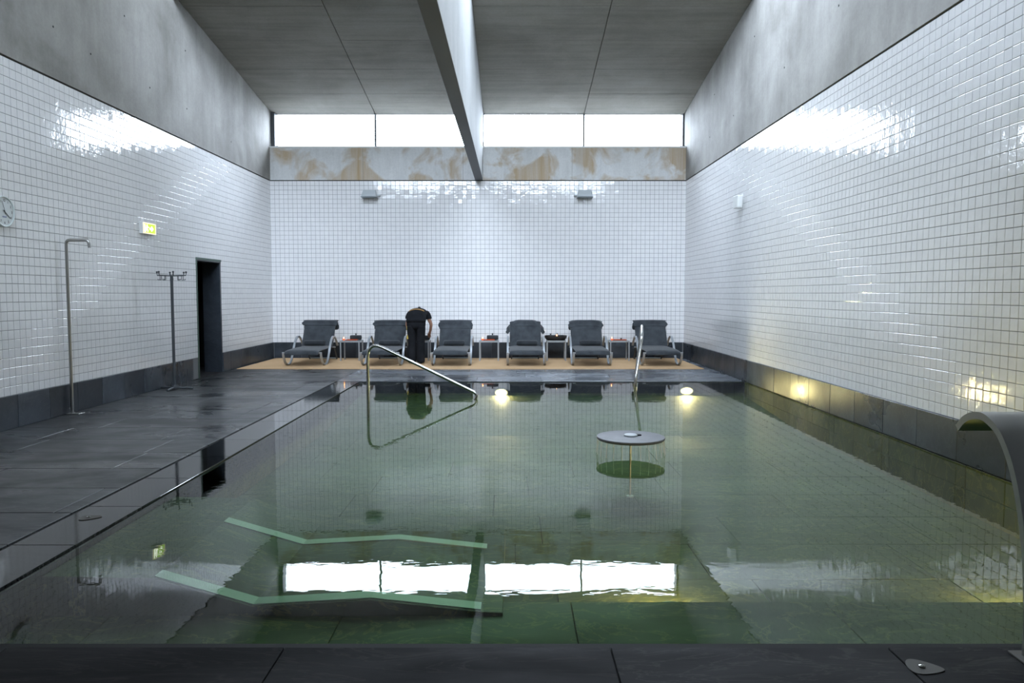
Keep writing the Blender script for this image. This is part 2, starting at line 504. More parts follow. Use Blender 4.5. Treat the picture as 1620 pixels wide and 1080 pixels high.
def tile_wall(wall, origin, u, nrm, length, skip=None, singles=0):
    ncol = round(length / 0.1008); pu = length / ncol
    T, F_ = tile_template(pu, PITCH_V)
    frame = np.array([u, (0, 0, 1), nrm], float)
    if np.linalg.det(frame) < 0: F_ = F_[:, ::-1]
    cs = []
    for i in range(ncol):
        for j in range(36):
            c = np.array(origin, float) + np.array(u, float) * (i + .5) * pu + np.array([0, 0, ZBASE + (j + .5) * PITCH_V])
            if skip and skip(c): continue
            cs.append(c)
    cs = np.array(cs)
    single = np.zeros(len(cs), bool)
    if singles:
        pr = np.array([project(c) if c[1] > 1 else (-999, -999) for c in cs])
        ok = (pr[:, 0] > 2) & (pr[:, 0] < 1618) & (pr[:, 1] > 2) & (pr[:, 1] < 1078)
        d = np.where(ok, cs[:, 1], 1e9)
        single[np.argsort(d)[:singles]] = True
        variants = [tiles_to_mesh('tile', T, F_, np.zeros((1, 3)), frame, JIT) for _ in range(14)]
        for c in cs[single]:
            link_mesh('tile', variants[rng.integers(14)], wall, tuple(c))
    me = tiles_to_mesh('tiling', T, F_, cs[~single], frame, JIT)
    o = link_mesh('tiling', me, wall); o['kind'] = 'stuff'
    o['label'] = 'small square white glazed wall tiles'
DOOR_Y0, DOOR_Y1, DOOR_H = 13.17, 14.20, 2.05
# left wall, pierced by the doorway
b = MB()
b.box(XL - 0.25, XL, YN, DOOR_Y0, 0, ZTILE); b.box(XL - 0.25, XL, DOOR_Y1, YB, 0, ZTILE); b.box(XL - 0.25, XL, DOOR_Y0, DOOR_Y1, DOOR_H, ZTILE)
wall_left = struct(b.build('wall_left', M['grout']))
tile_wall(wall_left, (XL, YN, 0), (0, 1, 0), (1, 0, 0), YB - YN, lambda c: DOOR_Y0 - 0.07 < c[1] < DOOR_Y1 + 0.05 and c[2] < DOOR_H + 0.05, 300)
wall_right = struct(MB().box(XR, XR + 0.3, YN, YB + 0.3, 0, ZTILE).build('wall_right', M['grout']))
tile_wall(wall_right, (XR, YN, 0), (0, 1, 0), (-1, 0, 0), YB - YN, None, 300)
wall_back = struct(MB().box(XL - 0.3, XR + 0.3, YB, YB + 0.3, 0, ZTILE).build('wall_back', M['grout']))
tile_wall(wall_back, (XL, YB, 0), (1, 0, 0), (0, -1, 0), XR - XL)

# ------------------------------------------------------------------ slate skirtings, slab by slab
def skirting(name, axis, fixed, a0, a1, step, sign, z0, z1, skip=None):
    base = MB()
    segs = []
    a = a0
    while a < a1 - 0.02:
        e = min(a + step, a1); segs.append((a, e)); a = e
    root = empty(name, (0, 0, 0)); root['kind'] = 'structure'
    for (p, q) in segs:
        if skip and skip[0] < (p + q) / 2 < skip[1]: continue
        if skip:
            if p < skip[0] < q: q = skip[0]
            if p < skip[1] < q: p = skip[1]
        t = 0.022 + random.uniform(-0.002, 0.002); g = 0.002
        mb = MB()
        if axis == 'y': mb.cbox(min(fixed, fixed + sign * t), max(fixed, fixed + sign * t), p + g, q - g, z0, z1, 0.003)
        else: mb.cbox(p + g, q - g, min(fixed, fixed + sign * t), max(fixed, fixed + sign * t), z0, z1, 0.003)
        mb.build('slab', M['slate_wall'], root)
    return root
skirting('baseboard_left', 'y', XL, YN + 0.1, YB - 0.03, 0.575, 1, 0.0, ZBASE, (DOOR_Y0 - 0.02, DOOR_Y1 + 0.02))
skirting('baseboard_right', 'y', XR, YN + 0.2, YB - 0.03, 0.665, -1, 0.0, ZBASE)
skirting('baseboard_back', 'x', YB, XL + 0.03, XR - 0.03, 0.62, -1, 0.0, ZBASE)

# ------------------------------------------------------------------ doorway: stone reveal, green trim, dark passage
door = empty('door_1', (0, 0, 0)); door['kind'] = 'structure'
MB().box(XL - 0.32, XL + 0.004, DOOR_Y1 - 0.012, DOOR_Y1 + 0.04, 0, DOOR_H).build('reveal', M['slate_wall'], door)
MB().box(XL - 0.32, XL + 0.004, DOOR_Y0 - 0.04, DOOR_Y0 + 0.006, 0, DOOR_H).build('reveal', M['slate_wall'], door)
MB().box(XL - 0.32, XL + 0.004, DOOR_Y0 - 0.045, DOOR_Y1 + 0.045, DOOR_H - 0.012, DOOR_H + 0.04).build('reveal_head', M['slate_wall'], door)
MB().box(XL + 0.002, XL + 0.012, DOOR_Y0 - 0.05, DOOR_Y0 - 0.012, 0, DOOR_H + 0.045).build('trim', M['green_metal'], door)
MB().box(XL + 0.002, XL + 0.012, DOOR_Y0 - 0.012, DOOR_Y1 + 0.05, DOOR_H + 0.01, DOOR_H + 0.045).build('trim', M['green_metal'], door)
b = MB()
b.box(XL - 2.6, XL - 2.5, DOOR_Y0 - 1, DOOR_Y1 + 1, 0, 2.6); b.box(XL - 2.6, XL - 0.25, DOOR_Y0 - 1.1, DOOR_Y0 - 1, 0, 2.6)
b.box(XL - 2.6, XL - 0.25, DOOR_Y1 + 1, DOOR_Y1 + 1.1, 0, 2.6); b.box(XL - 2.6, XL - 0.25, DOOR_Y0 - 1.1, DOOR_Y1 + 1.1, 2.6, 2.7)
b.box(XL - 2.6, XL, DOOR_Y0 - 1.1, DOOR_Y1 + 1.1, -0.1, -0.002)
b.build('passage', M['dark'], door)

# ------------------------------------------------------------------ concrete upper walls with a shadow gap above the tiles
def side_upper(name, x0, x1, xin):
    b = MB()
    b.prism([(YN, ZTILE + 0.018), (YWIN + 0.4, ZTILE + 0.018), (YWIN + 0.4, ceil_z(YWIN + 0.4) + 0.4), (YSKY1 + 0.2, ceil_z(YSKY1) + 0.4), (YSKY0, ZMON + 0.4), (YSKY0 - 0.1, ceil_z(YSKY0) + 0.4), (YSAW - 0.3, ceil_z(YSAW) + 0.4), (YSAW - 0.3, ZLOW + 0.5), (YN, ZLOW + 0.5)], x0, x1, 'x')
    o = struct(b.build(name, M['concrete']))
    MB().box(min(x0, x1) + 0.03, max(x0, x1) - 0.03, YN, YB, ZTILE, ZTILE + 0.018).build('shadow_gap', M['sealant'], o)
    return o
wul = side_upper('wall_upper_left', XL - 0.3, XL + 0.012, XL)
wur = side_upper('wall_upper_right', XR - 0.012, XR + 0.3, XR)
# formwork tie holes
for (y, z) in [(9.2, 4.62), (10.0, 4.55), (11.6, 4.55), (12.9, 4.55), (14.9, 4.4), (10.9, 5.35), (12.9, 5.5)]:
    MB().lathe([(0.0, 0), (0.011, 0), (0.014, 0.003)], 10, Matrix.Translation((XL + 0.0125, y, z)) @ Matrix.Rotation(PI / 2, 4, 'Y')).build('tie_hole', M['sealant'], wul)
for (y, z) in [(9.3, 4.9), (11.1, 4.7), (13.6, 4.6), (15.2, 4.55), (12.5, 5.6), (14.9, 5.3)]:
    MB().lathe([(0.0, 0), (0.011, 0), (0.014, 0.003)], 10, Matrix.Translation((XR - 0.0125, y, z)) @ Matrix.Rotation(-PI / 2, 4, 'Y')).build('tie_hole', M['sealant'], wur)
# concrete lintel under the clerestory
wub = struct(MB().box(XL + 0.012, XR - 0.012, YB - 0.012, YB + 0.55, ZTILE + 0.018, 4.735).build('wall_upper_back', M['concrete_lintel']))
MB().box(XL, XR, YB + 0.02, YB + 0.3, ZTILE, ZTILE + 0.018).build('shadow_gap', M['sealant'], wub)
for x in (-3.35, -1.1, 1.35):
    MB().box(x - 0.003, x + 0.003, YB - 0.0125, YB - 0.011, ZTILE + 0.02, 4.73).build('formwork_joint', M['concrete_soffit'], wub)
# metal sill strip, coloured white so it shows as a bright line
struct(MB().box(XL + 0.012, XR - 0.012, YB - 0.03, YWIN - 0.03, 4.735, 4.765).build('trim_1', M['white_plastic']))

# ------------------------------------------------------------------ beam down the middle
BX0, BX1, BZ = -0.832, -0.652, 4.018
beam = struct(MB().prism([(YN, BZ), (YB + 0.02, BZ), (YB + 0.02, 4.9), (YWIN + 0.1, 4.9), (YWIN + 0.1, ceil_z(YWIN) + 0.05), (YSAW, ceil_z(YSAW) + 0.05), (YSAW, ZLOW + 0.1), (YN, ZLOW + 0.1)], BX0, BX1, 'x').build('beam', M['concrete_beam'], bevel=0.004),
       'concrete downstand beam running the length of the ceiling')

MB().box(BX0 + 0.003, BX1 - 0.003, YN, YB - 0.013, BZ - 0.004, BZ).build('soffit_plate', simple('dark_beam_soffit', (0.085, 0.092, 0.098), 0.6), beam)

# ------------------------------------------------------------------ sloping soffit of precast panels
ceiling = empty('ceiling', (0, 0, 0)); ceiling['kind'] = 'structure'
def sloped_slab(x0, x1, y0, y1, t, zf):
    vs = []
    for x in (x0, x1):
        for y in (y0, y1):
            for dz in (0, t): vs.append((x, y, zf(y) + dz))
    return vs
QF = [(0, 1, 3, 2), (4, 6, 7, 5), (0, 4, 5, 1), (2, 3, 7, 6), (0, 2, 6, 4), (1, 5, 7, 3)]
for (xa, xb, ya, yb) in ((XL - 0.3, XR + 0.3, YSKY1, YWIN + 0.07), (XL - 0.3, XR + 0.3, YSAW - 0.3, YSKY0)):
    MB().add(sloped_slab(xa, xb, ya, yb, 0.35, lambda y: ceil_z(y) + 0.03), QF).build('roof_slab', M['concrete_soffit'], ceiling)
cols = [(XL + 0.012, -3.1), (-3.1, BX0), (BX1, 1.63), (1.63, XR - 0.012)]
rows = [YWIN + 0.05 - 1.175 * k for k in range(5)] + [YSKY1, YSKY0]
while rows[-1] - 1.5 > YSAW: rows.append(rows[-1] - 1.5)
rows.append(YSAW)
for (x0, x1) in cols:
    for y1, y0 in zip(rows, rows[1:]):
        if y1 - y0 < 0.05 or y1 == YSKY1: continue          # the monitor
        dz = random.uniform(-0.002, 0.002)
        gx = 0.008
        MB().add(sloped_slab(x0 + gx, x1 - gx, y0 + 0.0045, y1 - 0.0045, 0.03, lambda y: ceil_z(y) + dz), QF).build('soffit_panel', M['concrete_soffit'], ceiling)
# lower roof over the camera's end of the hall, and the end wall
MB().box(XL - 0.3, XR + 0.3, YN - 0.3, YSAW, ZLOW - 0.02, ZLOW + 0.25).build('lower_roof', M['bounce_absorber'], ceiling)
struct(MB().box(XL - 0.3, XR + 0.3, YN - 0.3, YN, -0.1, ZLOW).build('wall_front', M['bounce_absorber']))

# ------------------------------------------------------------------ glazing
def glazing(name, y, zlo, zhi, xs, fr, post0=0.02, slope=0.0):
    w = empty(name, (0, 0, 0)); w['kind'] = 'structure'
    b = MB()
    MB().box(xs[0], xs[-1], y - 0.03, y + 0.03, zlo, zlo + fr).build('window_frame', M['frame_dark'], w)
    MB().box(xs[0], xs[-1], y - 0.03, y + 0.03, zhi - 0.006, zhi).build('window_frame', M['frame_dark'], w)
    for i, x in enumerate(xs):
        wd = post0 if 0 < i < len(xs) - 1 else 0.02
        MB().box(x - wd, x + wd, y - 0.035, y + 0.035, zlo, zhi).build('mullion', M['frame_dark'], w)
    for a, c in zip(xs, xs[1:]):
        MB().box(a + 0.02, c - 0.02, y - 0.004, y + 0.004, zlo + fr, zhi - 0.006).build('pane', M['glass'], w)
    return w
w1 = glazing('window_1', YWIN, 4.765, 5.535, [XL + 0.03, -3.1, BX0], 0.05)
w2 = glazing('window_2', YWIN, 4.765, 5.535, [BX1, 1.63, XR - 0.03], 0.05)
MB().box(XL + 0.012, XL + 0.10, YWIN - 0.14, YWIN + 0.04, 4.765, 5.54).build('window_frame', M['frame_dark'], w1)
glazing('window_3', YSAW - 0.06, ZLOW + 0.25, ceil_z(YSAW), [XL + 0.03, -3.1, BX0], 0.05)
glazing('window_4', YSAW - 0.06, ZLOW + 0.25, ceil_z(YSAW), [BX1, 1.63, XR - 0.03], 0.05)
# roof monitor: upright glazing, solid roof over the left bay, glazed lower slope over the right bay
glazing('window_5', YSKY0 + 0.06, ceil_z(YSKY0) + 0.12, ZMON, [XL + 0.03, -3.1, BX0], 0.05)
glazing('window_6', YSKY0 + 0.06, ceil_z(YSKY0) + 0.12, ZMON, [BX0, 1.63, XR - 0.03], 0.05)
MB().box(XL, XR, YSKY0 - 0.02, YSKY0 + 0.1, ceil_z(YSKY0), ceil_z(YSKY0) + 0.13).build('monitor_kerb', M['concrete_soffit'], ceiling)
YG = 11.3
MB().add(sloped_slab(XL - 0.3, BX1, YSKY0 - 0.1, YSKY1 + 0.1, 0.25, mon_z), QF).build('monitor_roof', M['concrete_soffit'], ceiling)
MB().add(sloped_slab(BX1, XR + 0.3, YSKY0 - 0.1, YG, 0.25, mon_z), QF).build('monitor_roof', M['concrete_soffit'], ceiling)
rl = empty('window_7', (0, 0, 0)); rl['kind'] = 'structure'
nb = 4; xs_ = [BX1 + (XR - BX1) * i / nb for i in range(nb + 1)]
for i, x in enumerate(xs_):
    MB().add(sloped_slab(x - 0.02, x + 0.02, YG, YSKY1, 0.10, mon_z), QF).build('glazing_bar', M['frame_dark'], rl)
for a, c in zip(xs_, xs_[1:]):
    MB().add(sloped_slab(a + 0.02, c - 0.02, YG, YSKY1, 0.008, lambda y: mon_z(y) + 0.06), QF).build('pane', M['glass'], rl)
# ground outside the clerestory
struct(MB().box(-60, 60, -90, YN - 0.4, -0.3, -0.1).build('ground', M['gravel']), 'gravel ground outside the other end of the hall')
struct(MB().box(-60, 60, YB + 0.6, 120, -0.3, -0.1).build('ground', M['gravel']), 'gravel ground outside the hall')

# ------------------------------------------------------------------ deck paving
floor = struct(MB().box(XL - 0.3, GROOVE_X, YN - 0.3, YB + 0.3, -0.2, -0.012)
               .box(GROOVE_X, XR + 0.3, POOL_Y1, YB + 0.3, -0.2, -0.012)
               .box(GROOVE_X, XR + 0.3, YN - 0.3, POOL_Y0, -0.2, -0.012).build('floor', M['sealant']))
def pave(x0, x1, y0, y1, rowd, length, m, parent, gap=0.0025, ztop=0.0, th=0.02, jit=0.0008, along='x', name='slab', chamf=0.0025):
    if along == 'x': A0, A1, B0, B1 = x0, x1, y0, y1
    else: A0, A1, B0, B1 = y0, y1, x0, x1
    n = max(1, round((B1 - B0) / rowd)); d = (B1 - B0) / n
    for i in range(n):
        a = A0 - random.uniform(0.1, 0.9) * length
        while a < A1 - 0.01:
            e = a + length * random.choice([0.85, 1.0, 1.0, 1.15])
            s, t = max(a, A0), min(e, A1)
            if A1 - t < 0.12: t = A1; e = A1
            if t - s > 0.05:
                z = ztop + random.uniform(-jit, jit)
                p, q = B0 + i * d + gap, B0 + (i + 1) * d - gap
                mb = MB()
                if along == 'x': mb.cbox(s + gap, t - gap, p, q, z - th, z, chamf)
                else: mb.cbox(p, q, s + gap, t - gap, z - th, z, chamf)
                mb.build(name, m, parent)
            a = e
pave(XL + 0.025, GROOVE_X - 0.008, POOL_Y0 - 0.052, YB - 0.025, 0.65, 1.25, M['slate'], floor)
pave(GROOVE_X - 0.008, XR - 0.025, POOL_Y1 + 0.012, YB - 0.025, 0.66, 1.3, M['slate_pale'], floor)
pave(XL + 0.025, XR - 0.025, YN, POOL_Y0 - 0.055, 0.66, 1.35, M['slate_dry'], floor)
# flooded kerb between the two overflow slots
kerb = struct(MB().box(GROOVE_X, POOL_X0, POOL_Y0 - 0.1, POOL_Y1 + 0.01, -0.25, -0.025).build('kerb', M['sealant']), 'slate kerb beside the pool, flooded by the overflow')
pave(GROOVE_X + 0.012, POOL_X0 - 0.012, POOL_Y0, POOL_Y1, 0.4, 0.95, M['slate_wet'], kerb, along='y', jit=0.0, ztop=-0.004)

# ------------------------------------------------------------------ pool basin
PF = -0.42
basin = struct(MB().box(POOL_X0 - 0.3, XR + 0.3, POOL_Y0 - 0.3, POOL_Y1 + 0.3, PF - 0.25, PF - 0.02).build('pool_floor', M['sealant']), 'green slate pool floor under water')
pave(POOL_X0, XR, 4.2, POOL_Y1, 0.7, 1.3, M['slate_green'], basin, ztop=PF)
MB().prism([(10.0, PF - 0.01), (POOL_Y1, PF - 0.01), (POOL_Y1, -0.235), (10.0, PF + 0.001)], POOL_X0, XR - 0.02, 'x').build('ramp', M['slate_green'], basin)  # floor rise added to catch a stronger glow close to the far lamps
pwb = struct(MB().box(POOL_X0, XR, POOL_Y1, POOL_Y1 + 0.2, PF, -0.03).build('pool_wall_back', M['slate_green']))
MB().box(POOL_X0 - 0.01, XR, POOL_Y1 - 0.012, POOL_Y1 + 0.012, -0.03, -0.008).build('coping', M['slate_wet'], pwb)
pwl = struct(MB().box(POOL_X0 - 0.2, POOL_X0, POOL_Y0, POOL_Y1, PF, -0.03).build('pool_wall_left', M['slate_green']))
pwr = struct(MB().box(XR + 0.0, XR + 0.3, POOL_Y0, POOL_Y1, PF - 0.1, 0.0).build('pool_wall_right', M['sealant']))
y = POOL_Y0
while y < POOL_Y1 - 0.05:
    e = min(y + 0.665, POOL_Y1)
    for (z0, z1) in ((PF, -0.215), (-0.211, -0.012)):
        MB().cbox(XR - 0.02 + random.uniform(-0.003, 0.003), XR, y + 0.002, e - 0.002, z0, z1, 0.003).build('slab', M['slate_green'], pwr)
    y = e
pwf = struct(MB().box(POOL_X0, XR, POOL_Y0 - 0.3, POOL_Y0, PF, -0.03).build('pool_wall_front', M['slate_green']))
ledge = struct(MB().box(POOL_X0, XR, POOL_Y0, 4.2, PF, -0.305).build('pool_ledge', M['slate_green']), 'submerged slate ledge along the near pool wall')
pave(POOL_X0 + 0.003, XR - 0.023, POOL_Y0 + 0.003, 4.2, 1.13, 1.25, M['slate_green'], ledge, ztop=-0.28, th=0.024)
# submerged reclining bench with a zig-zag profile and two steel bands
bench = empty('underwater_recliner', (POOL_X0, 4.0, PF))
tag(bench, 'submerged zig-zag stone recliner with two pale steel bands under the pool water', 'bench')
P = [(POOL_X0 + 0.002, -0.06), (-1.94, -0.072), (-1.408, -0.228), (-0.766, -0.192), (-0.17, -0.257), (-0.05, -0.262)]
o = MB().prism([(POOL_X0 + 0.002, PF)] + P + [(-0.05, PF)], 4.01, 5.62, 'y').build('body', M['slate_green'], bench, bevel=0.004)
o.matrix_parent_inverse = Matrix.Translation(-Vector(bench.location))
for ya in (4.03, 5.02):
    top = [(x, z + 0.006) for x, z in P[1:5]]; bot = [(x, z - 0.001) for x, z in reversed(P[1:5])]
    o = MB().prism(top + bot, ya, ya + 0.095, 'y').build('steel_band', M['band'] if 'band' in M else M['grey_plastic'], bench)
    o['label'] = 'pale steel band'
    o.matrix_parent_inverse = Matrix.Translation(-Vector(bench.location))

# water
nx, ny = 2, 2
water = MB().add([(POOL_X0 + 0.004, POOL_Y0 + 0.004, WATER_Z), (XR - 0.018, POOL_Y0 + 0.004, WATER_Z), (XR - 0.018, POOL_Y1 - 0.006, WATER_Z), (POOL_X0 + 0.004, POOL_Y1 - 0.006, WATER_Z)], [(0, 1, 2, 3)]).build('pool_water', M['water'])
tag(water, 'still green pool water mirroring the tiled wall and windows', 'water', kind='stuff')

# ------------------------------------------------------------------ pool lamps (the warm lights in the basin walls)
def pool_lamp(loc, rz, label):
    t = empty('pool_lamp', loc, rz)
    tag(t, label, 'pool lamp', 'underwater pool lamps')
    R = Matrix.Rotation(PI / 2, 4, 'X')      # lens looks along -y before rz
    W = Matrix.Scale(1.7, 4, Vector((1, 0, 0)))
    MB().lathe([(0.060, 0.0), (0.060, 0.012), (0.067, 0.013), (0.070, 0.008), (0.070, 0.0)], 32, W @ R).build('rim', M['steel_satin'], t, smooth=True)
    MB().lathe([(0.033, 0.012), (0.05, 0.010), (0.060, 0.005), (0.060, 0.0)], 32, W @ R).build('halo_ring', M['lamp_glow'], t, smooth=True)  # glowing ring added as the halo around the lens
    MB().lathe([(0.0, 0.017), (0.02, 0.016), (0.033, 0.012), (0.033, 0.0)], 28, W @ R).build('lens', M['lamp_lens'], t, smooth=True)
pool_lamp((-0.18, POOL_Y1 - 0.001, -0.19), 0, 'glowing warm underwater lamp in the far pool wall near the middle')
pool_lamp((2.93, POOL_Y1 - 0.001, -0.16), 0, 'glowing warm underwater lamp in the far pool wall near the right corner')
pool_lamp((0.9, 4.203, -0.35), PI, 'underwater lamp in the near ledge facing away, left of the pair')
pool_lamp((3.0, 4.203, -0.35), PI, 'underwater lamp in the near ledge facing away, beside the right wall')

# ================================================================== THINGS
# carpet
cp = MB().cbox(-5.36, 3.74, 14.70, 17.18, 0.001, 0.012, 0.003).build('carpet', M['carpet'])
tag(cp, 'sand coloured carpet strip under the row of loungers', 'carpet')

# ------------------------------------------------------------------ sun loungers
SEAT_W = 0.35
LZ0 = 0.012
def pad(name, prof, hw, th, m, parent, sag=0.0, nx=8, wob=0.004):
    # padded strip following a (y, z) profile; top side proud and wavy
    pr = [Vector((0, y, z)) for y, z in prof]
    n = len(pr); vs, fs = [], []
    def nrm(i):
        a = pr[max(i - 1, 0)]; b_ = pr[min(i + 1, n - 1)]; t = (b_ - a).normalized()
        return Vector((0, -t.z, t.y))
    for i in range(n):
        nn = nrm(i)
        for k in range(nx + 1):
            u = -1 + 2 * k / nx
            edge = (1 - u ** 6)
            w = wob * math.sin(3.1 * i + 5 * u) + wob * random.uniform(-1, 1)
            vs.append(pr[i] + nn * (th * (0.55 + 0.45 * edge) + w - sag * (1 - u * u)) + Vector((u * hw, 0, 0)))
        for k in range(nx + 1):
            u = -1 + 2 * k / nx
            vs.append(pr[i] + Vector((u * hw * 0.985, 0, 0)))
    r = 2 * (nx + 1)
    for i in range(n - 1):
        for k in range(nx):
            a = i * r + k
            fs += [(a, a + 1, a + r + 1, a + r)]
            c = a + nx + 1
            fs += [(c, c + r, c + r + 1, c + 1)]
        a = i * r
        fs += [(a, a + r, a + r + nx + 1, a + nx + 1)]
        a = i * r + nx
        fs += [(a, a + nx + 1, a + r + nx + 1, a + r)]
    for i in (0, n - 1):
        for k in range(nx):
            a = i * r + k; fs.append((a, a + nx + 1, a + nx + 2, a + 1))
    return MB().add(vs, fs).build(name, m, parent, smooth=True, sub=1)
def make_lounger(x, label, flap):
    t = empty('sun_lounger', (x, 15.12, LZ0))
    tag(t, label, 'lounger', 'dark terry sun loungers along the back wall')
    prof = spline([(0, 0.0, 0.285), (0, 0.03, 0.19), (0, 0.15, 0.06), (0, 0.33, 0.011), (0, 0.52, 0.05), (0, 0.66, 0.19), (0, 0.80, 0.38), (0, 0.95, 0.51), (0, 1.12, 0.545), (0, 1.30, 0.47), (0, 1.46, 0.33)], 7)
    for s in (-1, 1):
        sec = [(-0.021, -0.011), (0.021, -0.011), (0.021, 0.011), (-0.021, 0.011)]
        MB().sweep([p + Vector((s * 0.378, 0, 0)) for p in prof], sec, up=Vector((0, 0, 1)) if False else Vector((0, -1, 0.0001))).build('frame_rail', M['aluminium'], t, smooth=True)
        MB().tube([(s * 0.30, 1.45, 0.33), (s * 0.30, 1.72, 0.012)], 0.016, 10).build('rear_leg', M['charcoal_metal'], t, smooth=True)
    MB().tube([(-0.37, 0.02, 0.272), (0.37, 0.02, 0.272)], 0.014, 10).build('crossbar', M['aluminium'], t, smooth=True)
    MB().tube([(-0.30, 1.72, 0.026), (0.30, 1.72, 0.026)], 0.014, 10).build('crossbar', M['aluminium'], t, smooth=True)
    MB().tube([(-0.37, 1.30, 0.30), (0.37, 1.30, 0.30)], 0.014, 10).build('crossbar', M['aluminium'], t, smooth=True)
    seat = spline([(0, -0.035, 0.235), (0, -0.03, 0.268), (0, 0.04, 0.288), (0, 0.35, 0.300), (0, 0.75, 0.300), (0, 1.10, 0.298), (0, 1.20, 0.305)], 3)
    pad('seat', [(p.y, p.z) for p in seat], SEAT_W, 0.045, M['terry'], t)
    back = spline([(0, 1.19, 0.31), (0, 1.28, 0.43), (0, 1.40, 0.62), (0, 1.52, 0.80), (0, 1.545, 0.835)], 4)
    pad('backrest', [(p.y, p.z) for p in back], SEAT_W - 0.005, 0.045, M['terry'], t)
    # towelling hood folded over the head end
    hw, drop, skew = flap
    fl = spline([(0, 1.60, 0.66), (0, 1.615, 0.80), (0, 1.585, 0.868), (0, 1.51, 0.862), (0, 1.51 - drop * 0.28, 0.862 - drop * 0.55), (0, 1.505 - drop * 0.55, 0.865 - drop)], 4)
    n = len(fl); vs, fs = [], []
    for i, p in enumerate(fl):
        for k in range(9):
            u = -1 + 2 * k / 8
            sideways = 1 + 0.05 * math.sin(i * 0.9) + (0.04 if i > n * 0.6 else 0)
            dz = -skew * max(0, abs(u) - 0.62) * 0.9 * (1 if i > 4 else 0.3)
            vs.append((u * hw * sideways, p.y - 0.01 + 0.003 * random.uniform(-1, 1), p.z + dz + 0.004 * random.uniform(-1, 1)))
    for i in range(n - 1):
        for k in range(8):
            a = i * 9 + k; fs.append((a, a + 1, a + 10, a + 9))
    o = MB().add(vs, fs).build('hood', M['terry'], t, smooth=True)
    md = o.modifiers.new('thickness', 'SOLIDIFY'); md.thickness = 0.022; md.offset = 0
    md = o.modifiers.new('subdivision', 'SUBSURF'); md.levels = 1; md.render_levels = 1
    return t
LX = [-4.20, -2.65, -1.235, 0.29, 1.615, 3.02]
LL = ['charcoal towelling lounger at the far left of the row, nearest the left wall',
      'charcoal towelling lounger partly hidden by the bending person',
      'charcoal towelling lounger just right of the bending person, with a deep folded hood',
      'charcoal towelling lounger whose wide hood droops over both shoulders, fourth from the left',
      'charcoal towelling lounger right of the table with the dark basket, fifth from the left',
      'charcoal towelling lounger at the far right of the row, without a rolled towel']
FL = [(0.375, 0.10, 0.0), (0.375, 0.10, 0.05), (0.355, 0.17, 0.02), (0.40, 0.12, 0.55), (0.362, 0.12, 0.1), (0.362, 0.12, 0.03)]
for x, l, f in zip(LX, LL, FL): make_lounger(x, l, f)

# ------------------------------------------------------------------ rolled towels
def spiral_roll(name, r, half, loc, rot, m, label, group, cat='towel'):
    # rolled towel: a body with a visible spiral end and an outer lap edge
    sec = []
    for i in range(20):
        a = 2 * PI * i / 20
        rr = r * (1 + 0.05 * math.cos(a * 1.0 + 0.4)) * (1.0 if i else 1.10)
        sec.append((rr * math.cos(a), rr * 0.93 * math.sin(a)))
    t = empty(name, loc); t.rotation_euler = rot
    tag(t, label, cat, group)
    path = [(-half, 0, 0), (-half * 0.97, 0, 0), (-half * 0.9, 0, 0), (-half * 0.3, 0, 0), (half * 0.35, 0, 0), (half * 0.9, 0, 0), (half * 0.97, 0, 0), (half, 0, 0)]
    fac = [0.72, 0.88, 0.98, 1.02, 0.99, 0.98, 0.88, 0.72]
    MB().sweep(path, [[(a * q, c * q) for a, c in sec] for q in fac]).build('roll', m, t, smooth=True)
    for s in (-1, 1):
        sp = [(s * (half + 0.001), (0.010 + r * 0.62 * k / 40) * math.cos(k * 0.42), (0.010 + r * 0.62 * k / 40) * math.sin(k * 0.42)) for k in range(41)]
        MB().tube(sp, 0.0045, 6).build('rolled_edge', m, t, smooth=True)
    return t
for i, dx in enumerate([-0.02, 0.03, 0.0, 0.03, 0.06]):
    spiral_roll('rolled_towel', 0.062, 0.215, (LX[i] + dx, 15.12 + 1.06, LZ0 + 0.408), (0, 0, random.uniform(-0.05, 0.05)), M['terry_dark'],
                ['dark rolled towel on the leftmost lounger', 'dark rolled towel on the lounger partly hidden by the bending person',
                 'dark rolled towel on the lounger just right of the bending person', 'dark rolled towel on the lounger with the drooping hood',
                 'dark rolled towel on the lounger right of the basket table'][i], 'rolled towels on the loungers')

# ------------------------------------------------------------------ side tables
TW, TD, TH_ = 0.43, 0.42, 0.44
def make_table(x, y, label):
    t = empty('side_table', (x, y, LZ0)); tag(t, label, 'side table', 'grey side tables between the loungers')
    MB().cbox(-TW / 2 + 0.02, TW / 2 - 0.02, -TD / 2 + 0.02, TD / 2 - 0.02, TH_ - 0.018, TH_, 0.002).build('table_top', M['charcoal_metal'], t)
    for a in ((-TW / 2, TW / 2, -TD / 2, -TD / 2 + 0.028), (-TW / 2, TW / 2, TD / 2 - 0.028, TD / 2), (-TW / 2, -TW / 2 + 0.028, -TD / 2 + 0.028, TD / 2 - 0.028), (TW / 2 - 0.028, TW / 2, -TD / 2 + 0.028, TD / 2 - 0.028)):
        MB().cbox(*a, TH_ - 0.03, TH_ + 0.001, 0.002).build('apron', M['aluminium'], t)
    for sx in (-1, 1):
        for sy in (-1, 1):
            cx, cy_ = sx * (TW / 2 - 0.015), sy * (TD / 2 - 0.015)
            MB().cbox(cx - 0.014, cx + 0.014, cy_ - 0.014, cy_ + 0.014, 0, TH_ - 0.03, 0.002).build('leg', M['aluminium'], t)
    return t
TX = [-3.52, -2.015, -0.50, 0.965, 2.34]
TY = 16.62
TLB = ['small grey side table between the two leftmost loungers', 'small grey side table behind the bending person',
       'small grey side table third from the left, just right of the middle of the bent-back row',
       'small grey side table carrying the wide dark basket', 'small grey side table beside the far right lounger']
TLB[2] = 'small grey side table left of the lounger with the drooping hood'
for x, l in zip(TX, TLB): make_table(x, TY, l)
TZ = LZ0 + TH_ + 0.001
